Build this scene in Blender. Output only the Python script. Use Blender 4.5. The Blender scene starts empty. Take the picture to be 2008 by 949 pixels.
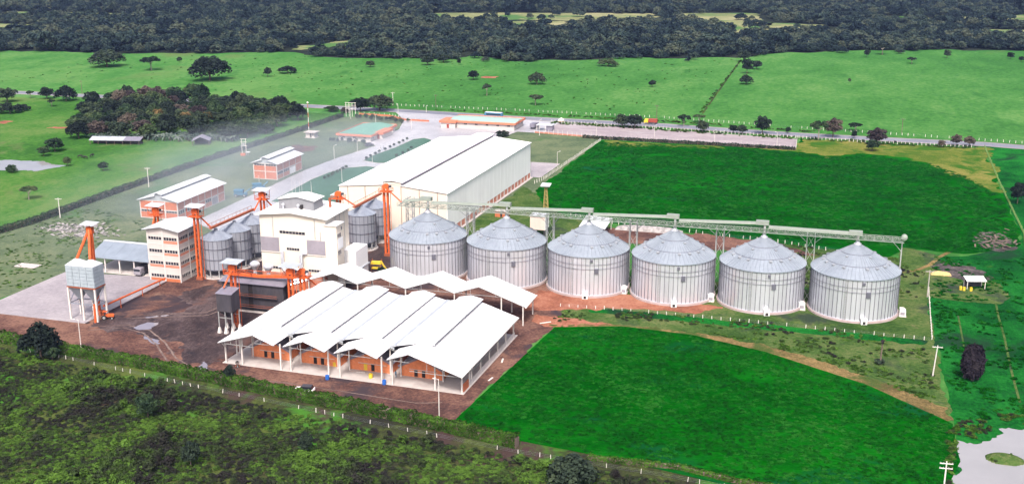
import bpy, math, random
import numpy as np
from mathutils import Vector, Matrix, noise as mnoise

# ------------------------------------------------------------------ camera, sky, sun, exposure
scene = bpy.context.scene
R = math.radians
cam_d = bpy.data.cameras.new('camera')
cam_d.sensor_width = 36.0
cam_d.lens = 39.44
cam_d.clip_start = 1.0
cam_d.clip_end = 20000.0
cam = bpy.data.objects.new('camera', cam_d)
scene.collection.objects.link(cam)
cam.location = (110.55, -289.06, 95.61)
cam.rotation_euler = (R(90 - 15.738), 0.0, R(16.506))
scene.camera = cam

SUN_AZ, SUN_EL = 283.0, 52.0          # direction towards the sun, degrees from +X, and elevation
sd = Vector((math.cos(R(SUN_AZ)) * math.cos(R(SUN_EL)), math.sin(R(SUN_AZ)) * math.cos(R(SUN_EL)), math.sin(R(SUN_EL))))
world = bpy.data.worlds.new('World')
scene.world = world
world.use_nodes = True
wn = world.node_tree.nodes
wl = world.node_tree.links
bg = wn['Background']
sky = wn.new('ShaderNodeTexSky')
sky.sky_type = 'NISHITA'
sky.sun_disc = False
sky.sun_elevation = R(SUN_EL)
sky.sun_rotation = math.atan2(sd.x, sd.y)
sky.altitude = 100
sky.air_density = 0.8
sky.dust_density = 8.0
sky.ozone_density = 1.0
wl.new(sky.outputs[0], bg.inputs[0])
bg.inputs[1].default_value = 0.15
sun_d = bpy.data.lights.new('sun', 'SUN')
sun_d.energy = 2.1
sun_d.angle = R(9)
sun_d.color = (1.0, 0.955, 0.89)
sun = bpy.data.objects.new('sun', sun_d)
scene.collection.objects.link(sun)
sun.rotation_euler = sd.to_track_quat('Z', 'Y').to_euler()
sun.location = (0, 0, 300)
vs = scene.view_settings
vs.view_transform = 'Standard'
vs.look = 'None'
vs.exposure = 0.90
vs.gamma = 1.0
vs.use_curve_mapping = False
cy = scene.cycles
cy.use_denoising = True
cy.denoising_prefilter = 'ACCURATE'
cy.denoising_input_passes = 'RGB_ALBEDO_NORMAL'
cy.use_adaptive_sampling = False
cy.max_bounces = 6
cy.diffuse_bounces = 2
cy.glossy_bounces = 2
cy.transmission_bounces = 2
cy.volume_bounces = 0
cy.transparent_max_bounces = 6
cy.caustics_reflective = False
cy.caustics_refractive = False

# ------------------------------------------------------------------ helpers
COL = scene.collection
random.seed(7)
RNG = np.random.default_rng(11)


def link(o, parent=None):
    COL.objects.link(o)
    if parent is not None:
        o.parent = parent
    return o


def tag(o, label=None, cat=None, group=None, kind=None):
    if label: o['label'] = label
    if cat: o['category'] = cat
    if group: o['group'] = group
    if kind: o['kind'] = kind
    return o


def thing(name, label, cat, loc=(0, 0, 0), rz=0.0, group=None):
    o = link(bpy.data.objects.new(name, None))
    o.empty_display_size = 0.5
    o.location = loc
    o.rotation_euler = (0, 0, rz)
    return tag(o, label, cat, group)


class MB:
    """collects faces; build() links them as one mesh object"""
    def __init__(s):
        s.v = []; s.f = []

    def add(s, vs_, fs):
        n = len(s.v)
        s.v.extend(vs_)
        s.f.extend([tuple(i + n for i in f) for f in fs])
        return s

    def box(s, x0, x1, y0, y1, z0, z1):
        return s.add([(x0, y0, z0), (x1, y0, z0), (x1, y1, z0), (x0, y1, z0), (x0, y0, z1), (x1, y0, z1), (x1, y1, z1), (x0, y1, z1)],
                     [(0, 3, 2, 1), (4, 5, 6, 7), (0, 1, 5, 4), (1, 2, 6, 5), (2, 3, 7, 6), (3, 0, 4, 7)])

    def hexa(s, bot, top):
        return s.add(list(bot) + list(top), [(0, 3, 2, 1), (4, 5, 6, 7), (0, 1, 5, 4), (1, 2, 6, 5), (2, 3, 7, 6), (3, 0, 4, 7)])

    def prism(s, prof, a0, a1, axis='y'):
        """profile of (h, z) points extruded along y or x, or (x, y) points along z"""
        n = len(prof)
        if axis == 'y':
            p0 = [(h, a0, z) for h, z in prof]; p1 = [(h, a1, z) for h, z in prof]
        elif axis == 'x':
            p0 = [(a0, h, z) for h, z in prof]; p1 = [(a1, h, z) for h, z in prof]
        else:
            p0 = [(x, y, a0) for x, y in prof]; p1 = [(x, y, a1) for x, y in prof]
        fs = [tuple(range(n - 1, -1, -1)), tuple(range(n, 2 * n))]
        for i in range(n):
            j = (i + 1) % n
            fs.append((i, j, n + j, n + i))
        return s.add(p0 + p1, fs)

    def tube(s, a, b, r0, r1=None, n=6, cap=True):
        if r1 is None: r1 = r0
        a = Vector(a); b = Vector(b)
        d = (b - a)
        if d.length < 1e-6: return s
        q = d.to_track_quat('Z', 'Y')
        vs_ = []
        for p, r in ((a, r0), (b, r1)):
            for k in range(n):
                t = 2 * math.pi * (k + .5) / n
                vs_.append(tuple(p + q @ Vector((r * math.cos(t), r * math.sin(t), 0))))
        fs = [(k, (k + 1) % n, n + (k + 1) % n, n + k) for k in range(n)]
        if cap:
            fs += [tuple(range(n - 1, -1, -1)), tuple(range(n, 2 * n))]
        return s.add(vs_, fs)

    def bar(s, a, b, w, h=None):
        """square bar between two points"""
        h = h or w
        a = Vector(a); b = Vector(b)
        q = (b - a).to_track_quat('Z', 'Y')
        vs_ = []
        for p in (a, b):
            for x, y in ((-w, -h), (w, -h), (w, h), (-w, h)):
                vs_.append(tuple(p + q @ Vector((x / 2, y / 2, 0))))
        return s.add(vs_, [(0, 3, 2, 1), (4, 5, 6, 7), (0, 1, 5, 4), (1, 2, 6, 5), (2, 3, 7, 6), (3, 0, 4, 7)])

    def lathe(s, prof, n=48, closed=False, cx=0, cy=0):
        m = len(prof)
        vs_ = []
        for k in range(n):
            t = 2 * math.pi * k / n
            c, si = math.cos(t), math.sin(t)
            vs_ += [(cx + r * c, cy + r * si, z) for r, z in prof]
        fs = []
        for k in range(n):
            j = (k + 1) % n
            for i in range(m - 1):
                fs.append((k * m + i, j * m + i, j * m + i + 1, k * m + i + 1))
            if closed:
                fs.append((k * m + m - 1, j * m + m - 1, j * m, k * m))
        return s.add(vs_, fs)

    def mesh(s, name, mat, smooth=False):
        me = bpy.data.meshes.new(name)
        me.from_pydata(s.v, [], s.f)
        if mat is not None: me.materials.append(mat)
        if smooth:
            me.polygons.foreach_set('use_smooth', [True] * len(me.polygons))
        me.update()
        return me

    def build(s, name, mat, parent=None, loc=(0, 0, 0), rot=(0, 0, 0), smooth=False):
        return put(name, s.mesh(name, mat, smooth), parent, loc, rot)


def put(name, me, parent=None, loc=(0, 0, 0), rot=(0, 0, 0), scale=(1, 1, 1)):
    o = bpy.data.objects.new(name, me)
    o.location = loc
    o.rotation_euler = rot
    o.scale = scale
    return link(o, parent)


def copy_tree(o, parent=None):
    c = o.copy()
    link(c)
    c.parent = parent
    for ch in list(o.children):
        copy_tree(ch, c)
    return c


# ------------------------------------------------------------------ materials
def newmat(name):
    m = bpy.data.materials.new(name)
    m.use_nodes = True
    nt = m.node_tree
    return m, nt.nodes, nt.links, nt.nodes['Principled BSDF']


def pos_node(n, l, scale=(1, 1, 1), local=False):
    if local:
        g = n.new('ShaderNodeTexCoord'); src = g.outputs['Object']
    else:
        g = n.new('ShaderNodeNewGeometry'); src = g.outputs['Position']
    mp = n.new('ShaderNodeMapping')
    mp.inputs['Scale'].default_value = scale
    l.new(src, mp.inputs['Vector'])
    return mp.outputs['Vector']


def noise_node(n, l, vec, scale, detail=4.0, rough=0.55, dist=0.0):
    t = n.new('ShaderNodeTexNoise')
    t.inputs['Scale'].default_value = scale
    t.inputs['Detail'].default_value = detail
    t.inputs['Roughness'].default_value = rough
    t.inputs['Distortion'].default_value = dist
    l.new(vec, t.inputs['Vector'])
    return t.outputs['Fac']


def ramp_node(n, l, fac, stops):
    r = n.new('ShaderNodeValToRGB')
    el = r.color_ramp.elements
    while len(el) > len(stops): el.remove(el[-1])
    while len(el) < len(stops): el.new(0.5)
    for e, (p, c) in zip(el, stops):
        e.position = p
        e.color = (*c, 1) if len(c) == 3 else c
    l.new(fac, r.inputs['Fac'])
    return r.outputs['Color']


def mix_node(n, l, fac, a, b, mode='MIX'):
    m = n.new('ShaderNodeMix')
    m.data_type = 'RGBA'
    m.blend_type = mode
    m.clamp_factor = True
    if isinstance(fac, (int, float)): m.inputs[0].default_value = fac
    else: l.new(fac, m.inputs[0])
    for s, i in ((a, 6), (b, 7)):
        if isinstance(s, tuple): m.inputs[i].default_value = (*s, 1)
        else: l.new(s, m.inputs[i])
    return m.outputs[2]


def paint(name, col, rough=0.6, metal=0.0, var=0.12, scale=0.6, streak=1.0, bump=0.0, dirt=None, dirt_amt=0.35, spec=0.4):
    """plain painted / metal / masonry surface with uneven tone and optional stains"""
    m, n, l, b = newmat(name)
    v = pos_node(n, l, (1, 1, 1.0 / streak))
    f = noise_node(n, l, v, scale, 5, .6)
    lo = tuple(c * (1 - var) for c in col); hi = tuple(min(1, c * (1 + var)) for c in col)
    c = ramp_node(n, l, f, [(.3, lo), (.7, hi)])
    if dirt:
        f2 = noise_node(n, l, pos_node(n, l, (1, 1, .35)), scale * .45, 6, .65)
        k = ramp_node(n, l, f2, [(.52, (0, 0, 0)), (.75, (dirt_amt,) * 3)])
        c = mix_node(n, l, k, c, dirt)
    l.new(c, b.inputs['Base Color'])
    b.inputs['Roughness'].default_value = rough
    b.inputs['Metallic'].default_value = metal
    b.inputs['Specular IOR Level'].default_value = spec
    if bump:
        bp = n.new('ShaderNodeBump')
        bp.inputs['Strength'].default_value = bump
        bp.inputs['Distance'].default_value = 0.05
        l.new(noise_node(n, l, v, scale * 8, 3), bp.inputs['Height'])
        l.new(bp.outputs[0], b.inputs['Normal'])
    return m


def groundmat(name, cols, s=(0.012, 0.09, 0.9), stretch=(1, 1, 1), bump=0.5, rough=0.95, patch=None, spec=0.0, bumpd=0.3, rot=0):
    """three scales of noise: broad, clumps, fine; cols = (dark, mid, light); patch = (colour, scale, threshold)"""
    m, n, l, b = newmat(name)
    v = pos_node(n, l, stretch)
    if rot: v.node.inputs['Rotation'].default_value = (0, 0, R(rot))
    f1 = noise_node(n, l, v, s[0], 3, .5, .3)
    f2 = noise_node(n, l, v, s[1], 5, .6, .4)
    f3 = noise_node(n, l, v, s[2], 4, .7)
    a = n.new('ShaderNodeMath'); a.operation = 'MULTIPLY_ADD'
    l.new(f2, a.inputs[0]); a.inputs[1].default_value = 0.75; l.new(f1, a.inputs[2])
    a2 = n.new('ShaderNodeMath'); a2.operation = 'MULTIPLY_ADD'
    l.new(f3, a2.inputs[0]); a2.inputs[1].default_value = 0.9; l.new(a.outputs[0], a2.inputs[2])
    d = n.new('ShaderNodeMath'); d.operation = 'MULTIPLY'
    l.new(a2.outputs[0], d.inputs[0]); d.inputs[1].default_value = 1 / 2.65
    c = ramp_node(n, l, d.outputs[0], [(.42, cols[0]), (.5, cols[1]), (.58, cols[2])])
    for pt in ([patch] if patch and not isinstance(patch, list) else (patch or [])):
        fp = noise_node(n, l, v, pt[1], 6, .62, .5)
        k = ramp_node(n, l, fp, [(pt[2], (0, 0, 0)), (pt[2] + .08, (1, 1, 1))])
        c = mix_node(n, l, k, c, pt[0])
    l.new(c, b.inputs['Base Color'])
    b.inputs['Roughness'].default_value = rough
    b.inputs['Specular IOR Level'].default_value = spec
    if bump:
        bp = n.new('ShaderNodeBump')
        bp.inputs['Strength'].default_value = bump
        bp.inputs['Distance'].default_value = bumpd
        l.new(a2.outputs[0], bp.inputs['Height'])
        l.new(bp.outputs[0], b.inputs['Normal'])
    return m


def leafmat(name, cols, var=0.5, ns=.35, st=(.2, .42, .6, .82)):
    """foliage: colour differs from tree to tree (object random) and clump to clump"""
    m, n, l, b = newmat(name)
    oi = n.new('ShaderNodeObjectInfo')
    f = noise_node(n, l, pos_node(n, l), ns, 3, .6)
    mx = n.new('ShaderNodeMath'); mx.operation = 'MULTIPLY_ADD'
    l.new(oi.outputs['Random'], mx.inputs[0]); mx.inputs[1].default_value = var
    ad = n.new('ShaderNodeMath'); ad.operation = 'SUBTRACT'; ad.inputs[1].default_value = var * .5
    l.new(f, ad.inputs[0]); l.new(ad.outputs[0], mx.inputs[2])
    c = ramp_node(n, l, mx.outputs[0], list(zip(st, cols)))
    l.new(c, b.inputs['Base Color'])
    b.inputs['Roughness'].default_value = .9
    b.inputs['Specular IOR Level'].default_value = .04
    tr = n.new('ShaderNodeBsdfTranslucent')
    l.new(c, tr.inputs['Color'])
    ms = n.new('ShaderNodeMixShader'); ms.inputs[0].default_value = .25
    l.new(b.outputs[0], ms.inputs[1]); l.new(tr.outputs[0], ms.inputs[2])
    l.new(ms.outputs[0], n['Material Output'].inputs['Surface'])
    return m


M = {}
M['white'] = paint('white_roof_sheet', (.64, .64, .64), .45, 0, .05, .3, 1, dirt=(.46, .44, .44), dirt_amt=.45)
M['shed_roof'] = paint('white_shed_roof', (.60, .60, .62), .4, 0, .06, .35, 1, dirt=(.36, .36, .41), dirt_amt=.6)
M['grey_roof'] = paint('grey_roof_sheet', (.36, .39, .43), .5, .15, .12, .4, 1)
M['pale_roof'] = paint('pale_roof_sheet', (.48, .50, .54), .45, .1, .08, .4, 1, dirt=(.4, .4, .45))
M['cream'] = paint('cream_wall', (.60, .545, .475), .8, 0, .03, .2, 3, dirt=(.55, .47, .42), dirt_amt=.3)
M['cool_wall'] = paint('white_sheet_wall', (.82, .82, .83), .5, 0, .04, .3, 4, dirt=(.5, .47, .47), dirt_amt=.3)
M['plaster'] = paint('offwhite_plaster', (.47, .435, .42), .85, 0, .07, .35, 3, dirt=(.38, .32, .30))
M['pink'] = paint('pinkish_plaster', (.56, .45, .41), .85, 0, .08, .3, 3, dirt=(.35, .27, .25))
M['brick'] = paint('orange_brick', (.42, .125, .055), .9, 0, .16, 1.6, 1, .15, dirt=(.24, .08, .05), dirt_amt=.4)
M['brick_lit'] = paint('lit_orange_brick', (.70, .23, .10), .9, 0, .14, 1.6, 1, .15, dirt=(.36, .11, .06), dirt_amt=.4)  # orange brick lightened in place of light blocked by the porch roof
M['rustgap'] = paint('rusty_seam', (.26, .13, .09), .9, 0, .2, 1)
M['brickpale'] = paint('pale_orange_brick', (.46, .19, .13), .9, 0, .12, 1.2, 1, .15, dirt=(.33, .16, .13), dirt_amt=.4)
M['frame'] = paint('white_concrete_frame', (.52, .49, .48), .8, 0, .06, .5, 2, dirt=(.42, .38, .37), dirt_amt=.3)
M['post'] = paint('white_post', (.58, .55, .53), .8, 0, .10, 1.2, 3, dirt=(.35, .28, .26), dirt_amt=.4)
M['greyp'] = paint('grey_louvre', (.27, .25, .29), .7, .1, .10, .5)
M['galv'] = paint('galvanised_sheet', (.62, .64, .71), .34, .5, .10, .5, 8, dirt=(.36, .36, .42), dirt_amt=.35, spec=.5)
M['galvroof'] = paint('galvanised_roof', (.25, .285, .335), .5, .35, .10, .8, 1, dirt=(.22, .25, .31), dirt_amt=.45, spec=.4)
M['galvdark'] = paint('weathered_galvanised', (.26, .28, .34), .5, .4, .18, .7, 5, dirt=(.13, .14, .18), dirt_amt=.5)
M['stiff'] = paint('galvanised_stiffener', (.15, .155, .195), .5, .4, .12, .8, 6)
M['steel'] = paint('light_grey_steel', (.36, .37, .38), .5, .3, .10, .9)
M['gantry'] = paint('pale_green_grey_steel', (.25, .285, .255), .55, .15, .08, .6)
M['darksteel'] = paint('dark_steel', (.055, .052, .065), .6, .2, .25, .9, 4, dirt=(.11, .09, .09), dirt_amt=.5)
M['blackroof'] = paint('dark_grey_sheet', (.20, .19, .24), .55, .2, .12, .6)
M['orange'] = paint('orange_paint', (.55, .10, .022), .6, 0, .22, 1.3, 3, dirt=(.26, .06, .035), dirt_amt=.75)
M['rust'] = paint('rusty_red_steel', (.30, .085, .04), .7, .1, .25, 1.2)
M['yellow'] = paint('yellow_paint', (.68, .46, .04), .5, 0, .08, 1.2)
M['blue'] = paint('blue_plastic', (.02, .11, .42), .4, 0, .06, 2)
M['teal'] = paint('blue_machine_paint', (.05, .16, .26), .5, 0, .15, 2)
M['glass'] = paint('dark_window_glass', (.025, .027, .035), .15, 0, .2, 2, spec=.6)
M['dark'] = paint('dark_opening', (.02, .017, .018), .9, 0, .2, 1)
M['concrete'] = paint('concrete', (.42, .38, .37), .9, 0, .12, .5, 1, .2, dirt=(.26, .2, .19), dirt_amt=.5)
M['silobase'] = paint('silo_base_concrete', (.32, .26, .26), .9, 0, .12, .5, 1, .2, dirt=(.3, .2, .18), dirt_amt=.5)
M['shedgrey'] = paint('blue_grey_sheet', (.20, .235, .285), .5, .1, .12, .4, 1)
M['boxgrey'] = paint('mid_grey_sheet', (.23, .235, .26), .55, .1, .08, .5, 4)
M['binwhite'] = paint('pale_blue_panel', (.33, .385, .44), .5, .1, .10, .9, 3, dirt=(.3, .34, .38))
M['moss'] = paint('mossy_post', (.11, .20, .05), .9, 0, .3, .8)
M['olivepaint'] = paint('olive_yellow_paint', (.30, .24, .085), .6, 0, .15, 1)
M['vent'] = paint('vent_hood', (.30, .32, .36), .5, .2, .1, 1)
M['greenroof'] = paint('green_roof_sheet', (.12, .27, .20), .5, 0, .07, .4)
M['palegreenroof'] = paint('pale_green_roof', (.28, .40, .36), .5, 0, .06, .3)
M['tileband'] = paint('terracotta_fascia', (.50, .17, .10), .85, 0, .10, 1)
M['bark'] = paint('bark', (.12, .09, .075), .95, 0, .25, 2, 3)
M['palebark'] = paint('pale_bark', (.28, .24, .21), .95, 0, .25, 2, 3)
M['rubber'] = paint('rubber', (.02, .02, .02), .85, 0, .2, 3)
M['carwhite'] = paint('white_car_paint', (.72, .72, .74), .25, 0, .02, 1, spec=.6)
M['carglass'] = paint('car_glass', (.02, .022, .03), .1, 0, .1, 1, spec=.7)
M['red'] = paint('dark_red_paint', (.26, .05, .035), .5, 0, .1, 1)
M['straw'] = paint('straw', (.42, .32, .14), .95, 0, .2, 1.5)
M['debris'] = paint('pale_rubble', (.26, .24, .24), .85, 0, .45, .9)
M['skin'] = paint('skin', (.25, .14, .09), .7, 0, .05, 3)
M['cloth'] = paint('dark_clothing', (.07, .08, .13), .9, 0, .1, 3)
M['cloth2'] = paint('pale_shirt', (.5, .5, .52), .9, 0, .1, 3)
M['leaf_dark'] = leafmat('dark_foliage', ((.013, .019, .018), (.024, .036, .030), (.040, .060, .040), (.070, .094, .052)))
M['leaf_mid'] = leafmat('green_foliage', ((.016, .028, .020), (.029, .052, .032), (.052, .088, .042), (.085, .115, .055)))
M['leaf_brown'] = leafmat('brownish_foliage', ((.042, .034, .040), (.072, .058, .058), (.105, .086, .074), (.14, .12, .095)))
M['leaf_forest'] = leafmat('forest_foliage', ((.014, .025, .030), (.027, .045, .046), (.048, .074, .060), (.094, .112, .078)), .6)
M['leaf_hedge'] = leafmat('hedge_foliage', ((.016, .036, .007), (.036, .082, .012), (.070, .155, .021), (.12, .22, .04)), .2)
M['leaf_banana'] = leafmat('banana_foliage', ((.03, .05, .045), (.06, .09, .075), (.10, .13, .11), (.17, .20, .18)))
M['leaf_scrub'] = leafmat('scrub_foliage', ((.028, .026, .026), (.036, .048, .025), (.056, .104, .023), (.092, .178, .030)), .22, .075, (.34, .46, .55, .66))
M['leaf_palm'] = leafmat('palm_foliage', ((.014, .012, .018), (.026, .022, .030), (.042, .036, .042), (.06, .05, .05)))
M['leaf_gold'] = leafmat('golden_foliage', ((.05, .045, .02), (.10, .07, .03), (.16, .11, .05), (.2, .15, .08)))
M['leaf_crop'] = leafmat('crop_leaves', ((.0012, .044, .0012), (.0022, .070, .0018), (.005, .098, .004), (.018, .126, .012)), .5, .05)

# ------------------------------------------------------------------ ground sheets
def poly_sd(px, py, poly):
    """signed distance (positive inside) of points to a polygon"""
    d2 = np.full(px.shape, 1e18); inside = np.zeros(px.shape, bool)
    n = len(poly)
    for i in range(n):
        ax, ay = poly[i]; bx, by = poly[(i + 1) % n]
        ex, ey = bx - ax, by - ay
        t = np.clip(((px - ax) * ex + (py - ay) * ey) / (ex * ex + ey * ey + 1e-12), 0, 1)
        d2 = np.minimum(d2, (px - ax - t * ex) ** 2 + (py - ay - t * ey) ** 2)
        c = (ay > py) != (by > py)
        with np.errstate(divide='ignore', invalid='ignore'):
            xi = (bx - ax) * (py - ay) / (by - ay + 1e-12) + ax
        inside ^= c & (px < xi)
    d = np.sqrt(d2)
    return np.where(inside, d, -d)


def sheet(name, poly, z, mat, res=2.0, jag=0.0, freq=0.25, parent=None, kind='structure', label=None, holes=()):
    """flat sheet over a polygon whose edge wanders by jag metres"""
    xs = [p[0] for p in poly]; ys = [p[1] for p in poly]
    mg = jag + res
    gx = np.arange(min(xs) - mg, max(xs) + mg + res, res); gy = np.arange(min(ys) - mg, max(ys) + mg + res, res)
    X, Y = np.meshgrid(gx, gy, indexing='ij')
    S = poly_sd(X, Y, poly)
    for h in holes:
        S = np.minimum(S, -poly_sd(X, Y, h))
    if jag:
        near = np.abs(S) < jag * 2.2
        idx = np.argwhere(near)
        for i, j in idx:
            x, y = X[i, j], Y[i, j]
            q = mnoise.noise((x * freq, y * freq, z * 40)) + .6 * mnoise.noise((x * freq * 3.1, y * freq * 3.1, z * 40 + 9))
            S[i, j] += q * jag * 1.3
    V = []; F = []
    vid = -np.ones(X.shape, int)

    def vert(i, j):
        if vid[i, j] < 0:
            vid[i, j] = len(V); V.append((X[i, j], Y[i, j], z))
        return int(vid[i, j])
    ni, nj = X.shape
    ins = S > 0
    cell = ins[:-1, :-1].astype(int) + ins[1:, :-1] + ins[1:, 1:] + ins[:-1, 1:]
    for i, j in np.argwhere(cell == 4):
        F.append((vert(i, j), vert(i + 1, j), vert(i + 1, j + 1), vert(i, j + 1)))
    for i, j in np.argwhere((cell > 0) & (cell < 4)):
        c4 = ((i, j), (i + 1, j), (i + 1, j + 1), (i, j + 1))
        out = []
        for k in range(4):
            a = c4[k]; b = c4[(k + 1) % 4]
            sa, sb = S[a], S[b]
            if sa > 0: out.append(vert(*a))
            if (sa > 0) != (sb > 0):
                t = sa / (sa - sb)
                V.append((X[a] + t * (X[b] - X[a]), Y[a] + t * (Y[b] - Y[a]), z)); out.append(len(V) - 1)
        if len(out) >= 3: F.append(tuple(out))
    me = bpy.data.meshes.new(name)
    me.from_pydata(V, [], F)
    me.materials.append(mat)
    o = put(name, me, parent)
    if parent is None: tag(o, label, None, None, kind)
    return o


def strip(name, line, w, z, mat, kind='structure', parent=None):
    """ribbon of width w along a polyline"""
    mb = MB(); pts = [Vector((x, y, 0)) for x, y in line]
    L = []; Rr = []
    for i, p in enumerate(pts):
        d = (pts[min(i + 1, len(pts) - 1)] - pts[max(i - 1, 0)]).normalized()
        nn = Vector((-d.y, d.x, 0)) * w / 2
        L.append((p.x + nn.x, p.y + nn.y, z)); Rr.append((p.x - nn.x, p.y - nn.y, z))
    n = len(pts)
    mb.add(L + Rr, [(n + i, n + i + 1, i + 1, i) for i in range(n - 1)])
    o = mb.build(name, mat, parent)
    if parent is None: tag(o, kind=kind)
    return o


G = {}
G['pasture'] = groundmat('pasture_grass', ((.028, .104, .022), (.045, .146, .032), (.085, .185, .052)), (.004, .035, .35), (1, .55, 1), .5,
                         patch=[((.085, .14, .045), .006, .58), ((.022, .075, .020), .11, .66), ((.030, .11, .024), .03, .60)])
G['meadow'] = groundmat('meadow_grass', ((.026, .084, .016), (.044, .128, .022), (.090, .150, .042)), (.012, .08, .6), (1, .7, 1), .5,
                        patch=[((.095, .12, .05), .02, .58)])
G['lawn'] = groundmat('mown_lawn', ((.055, .080, .048), (.085, .115, .065), (.125, .145, .085)), (.02, .12, .8), (1, 1, 1), .4,
                      patch=[((.045, .105, .035), .03, .56), ((.16, .13, .11), .05, .68)])
G['field'] = groundmat('crop_field', ((.0006, .036, .0008), (.0010, .068, .0014), (.004, .102, .004)), (.02, .14, 1.6), (.6, 1.25, 1), .9,
                       patch=[((.003, .052, .014), .05, .58), ((.026, .058, .008), .045, .70), ((.0008, .030, .002), .22, .62)])
G['field_n'] = groundmat('north_crop_field', ((.0006, .036, .0006), (.0010, .070, .001), (.004, .108, .004)), (.014, .10, 1.0), (.45, 1.5, 1), .9,
                         patch=[((.003, .060, .020), .035, .60), ((.002, .085, .006), .012, .58), ((.0008, .028, .002), .2, .63)])
G['dry'] = groundmat('dry_grass', ((.055, .095, .014), (.10, .125, .024), (.17, .155, .045)), (.03, .2, 1.2), (1, 1, 1), .6,
                     patch=[((.03, .09, .010), .07, .52)])
G['strawstrip'] = groundmat('straw_grass', ((.085, .068, .030), (.15, .110, .048), (.24, .165, .075)), (.05, .3, 1.4), (1, 1, 1), .9, bumpd=.6,
                            patch=[((.06, .085, .025), .12, .52)])
G['scrub'] = groundmat('rough_ground', ((.022, .022, .018), (.040, .050, .018), (.070, .095, .024)), (.03, .16, .9), (1, 1, 1), .8, bumpd=.5,
                       patch=[((.045, .145, .018), .04, .53), ((.12, .12, .035), .09, .66), ((.050, .032, .030), .06, .58)])
G['emeadow'] = groundmat('bright_meadow', ((.003, .038, .008), (.006, .080, .012), (.012, .125, .018)), (.03, .14, 1.2), (1, .8, 1), .8,
                         patch=[((.010, .036, .016), .045, .56), ((.030, .090, .012), .10, .66)])
G['yard'] = groundmat('red_dirt_yard', ((.052, .030, .029), (.105, .056, .047), (.180, .100, .076)), (.04, .22, 1.4), (1, 1, 1), .5,
                      patch=[((.045, .034, .040), .05, .55), ((.20, .135, .10), .14, .66), ((.10, .085, .04), .09, .70)])
G['mud'] = groundmat('dark_wet_mud', ((.024, .016, .018), (.048, .032, .033), (.092, .066, .066)), (.05, .3, 1.5), (1, .6, 1), .8, rough=.75, spec=.2,
                     patch=[((.095, .050, .042), .09, .56), ((.12, .105, .115), .35, .68), ((.018, .014, .018), .25, .62)], rot=35)
G['track'] = groundmat('packed_track', ((.09, .062, .058), (.135, .098, .09), (.19, .145, .13)), (.06, .4, 1.6), (1, 1, 1), .5)
G['reddirt'] = groundmat('red_earth', ((.15, .060, .042), (.24, .095, .062), (.30, .14, .095)), (.05, .25, 1.3), (1, 1, 1), .5)
G['olive'] = groundmat('weedy_grass', ((.024, .056, .014), (.050, .092, .024), (.100, .120, .046)), (.04, .2, 1.1), (1, 1, 1), .8, bumpd=.5,
                       patch=[((.030, .045, .030), .06, .57), ((.14, .10, .07), .08, .66)])
G['concrete'] = groundmat('paved_concrete', ((.215, .195, .215), (.27, .245, .265), (.33, .305, .32)), (.02, .12, 1.0), (1, 1, 1), .1, rough=.7, spec=.3,
                          patch=[((.20, .175, .195), .05, .62)])
G['paving'] = groundmat('bright_wet_paving', ((.26, .255, .285), (.34, .335, .36), (.44, .43, .45)), (.02, .10, .9), (1, 1, 1), .1, rough=.45, spec=.5,
                        patch=[((.22, .19, .21), .035, .62)])
G['asphalt'] = groundmat('road_asphalt', ((.12, .125, .155), (.155, .16, .195), (.20, .205, .235)), (.02, .15, 1.2), (1, 1, 1), .1, rough=.6, spec=.4)
G['gravelyard'] = groundmat('worn_lorry_yard', ((.19, .155, .17), (.25, .21, .225), (.32, .28, .29)), (.02, .1, .9), (.4, 1.4, 1), .2, rough=.7, spec=.3,
                            patch=[((.36, .35, .37), .06, .60)])
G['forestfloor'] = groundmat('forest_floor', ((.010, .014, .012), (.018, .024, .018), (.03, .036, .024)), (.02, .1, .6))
G['clearing'] = groundmat('pale_clearing', ((.11, .135, .06), (.16, .175, .08), (.24, .23, .13)), (.01, .05, .3), (1, 1, 1), .2, patch=[((.06, .13, .04), .015, .50)])
G['islandgrass'] = groundmat('traffic_island_grass', ((.030, .085, .055), (.045, .115, .075), (.065, .145, .095)), (.03, .15, 1.0), (1, 1, 1), .4)
G['ash'] = groundmat('burnt_ground', ((.028, .026, .026), (.055, .050, .050), (.12, .10, .10)), (.06, .3, 1.3), (1, 1, 1), .7)


def water_mat(name, col):
    m, n, l, b = newmat(name)
    v = pos_node(n, l)
    c = ramp_node(n, l, noise_node(n, l, v, .12, 5, .6), [(.3, col), (.7, tuple(x * .88 for x in col))])
    l.new(c, b.inputs['Base Color'])
    b.inputs['Roughness'].default_value = .08
    b.inputs['Specular IOR Level'].default_value = .9
    bp = n.new('ShaderNodeBump'); bp.inputs['Strength'].default_value = .05
    l.new(noise_node(n, l, v, 1.5, 2), bp.inputs['Height']); l.new(bp.outputs[0], b.inputs['Normal'])
    return m


G['water'] = water_mat('muddy_sky_water', (.27, .265, .27))  # muddy tone made paler to stand in for the reflected bright sky
G['puddle'] = water_mat('puddle_water', (.20, .18, .21))

# terrain to the horizon
tag(MB().add([(-9000, -9000, 0), (9000, -9000, 0), (9000, 9000, 0), (-9000, 9000, 0)], [(0, 1, 2, 3)]).build('terrain', G['pasture']), kind='structure')

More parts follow.
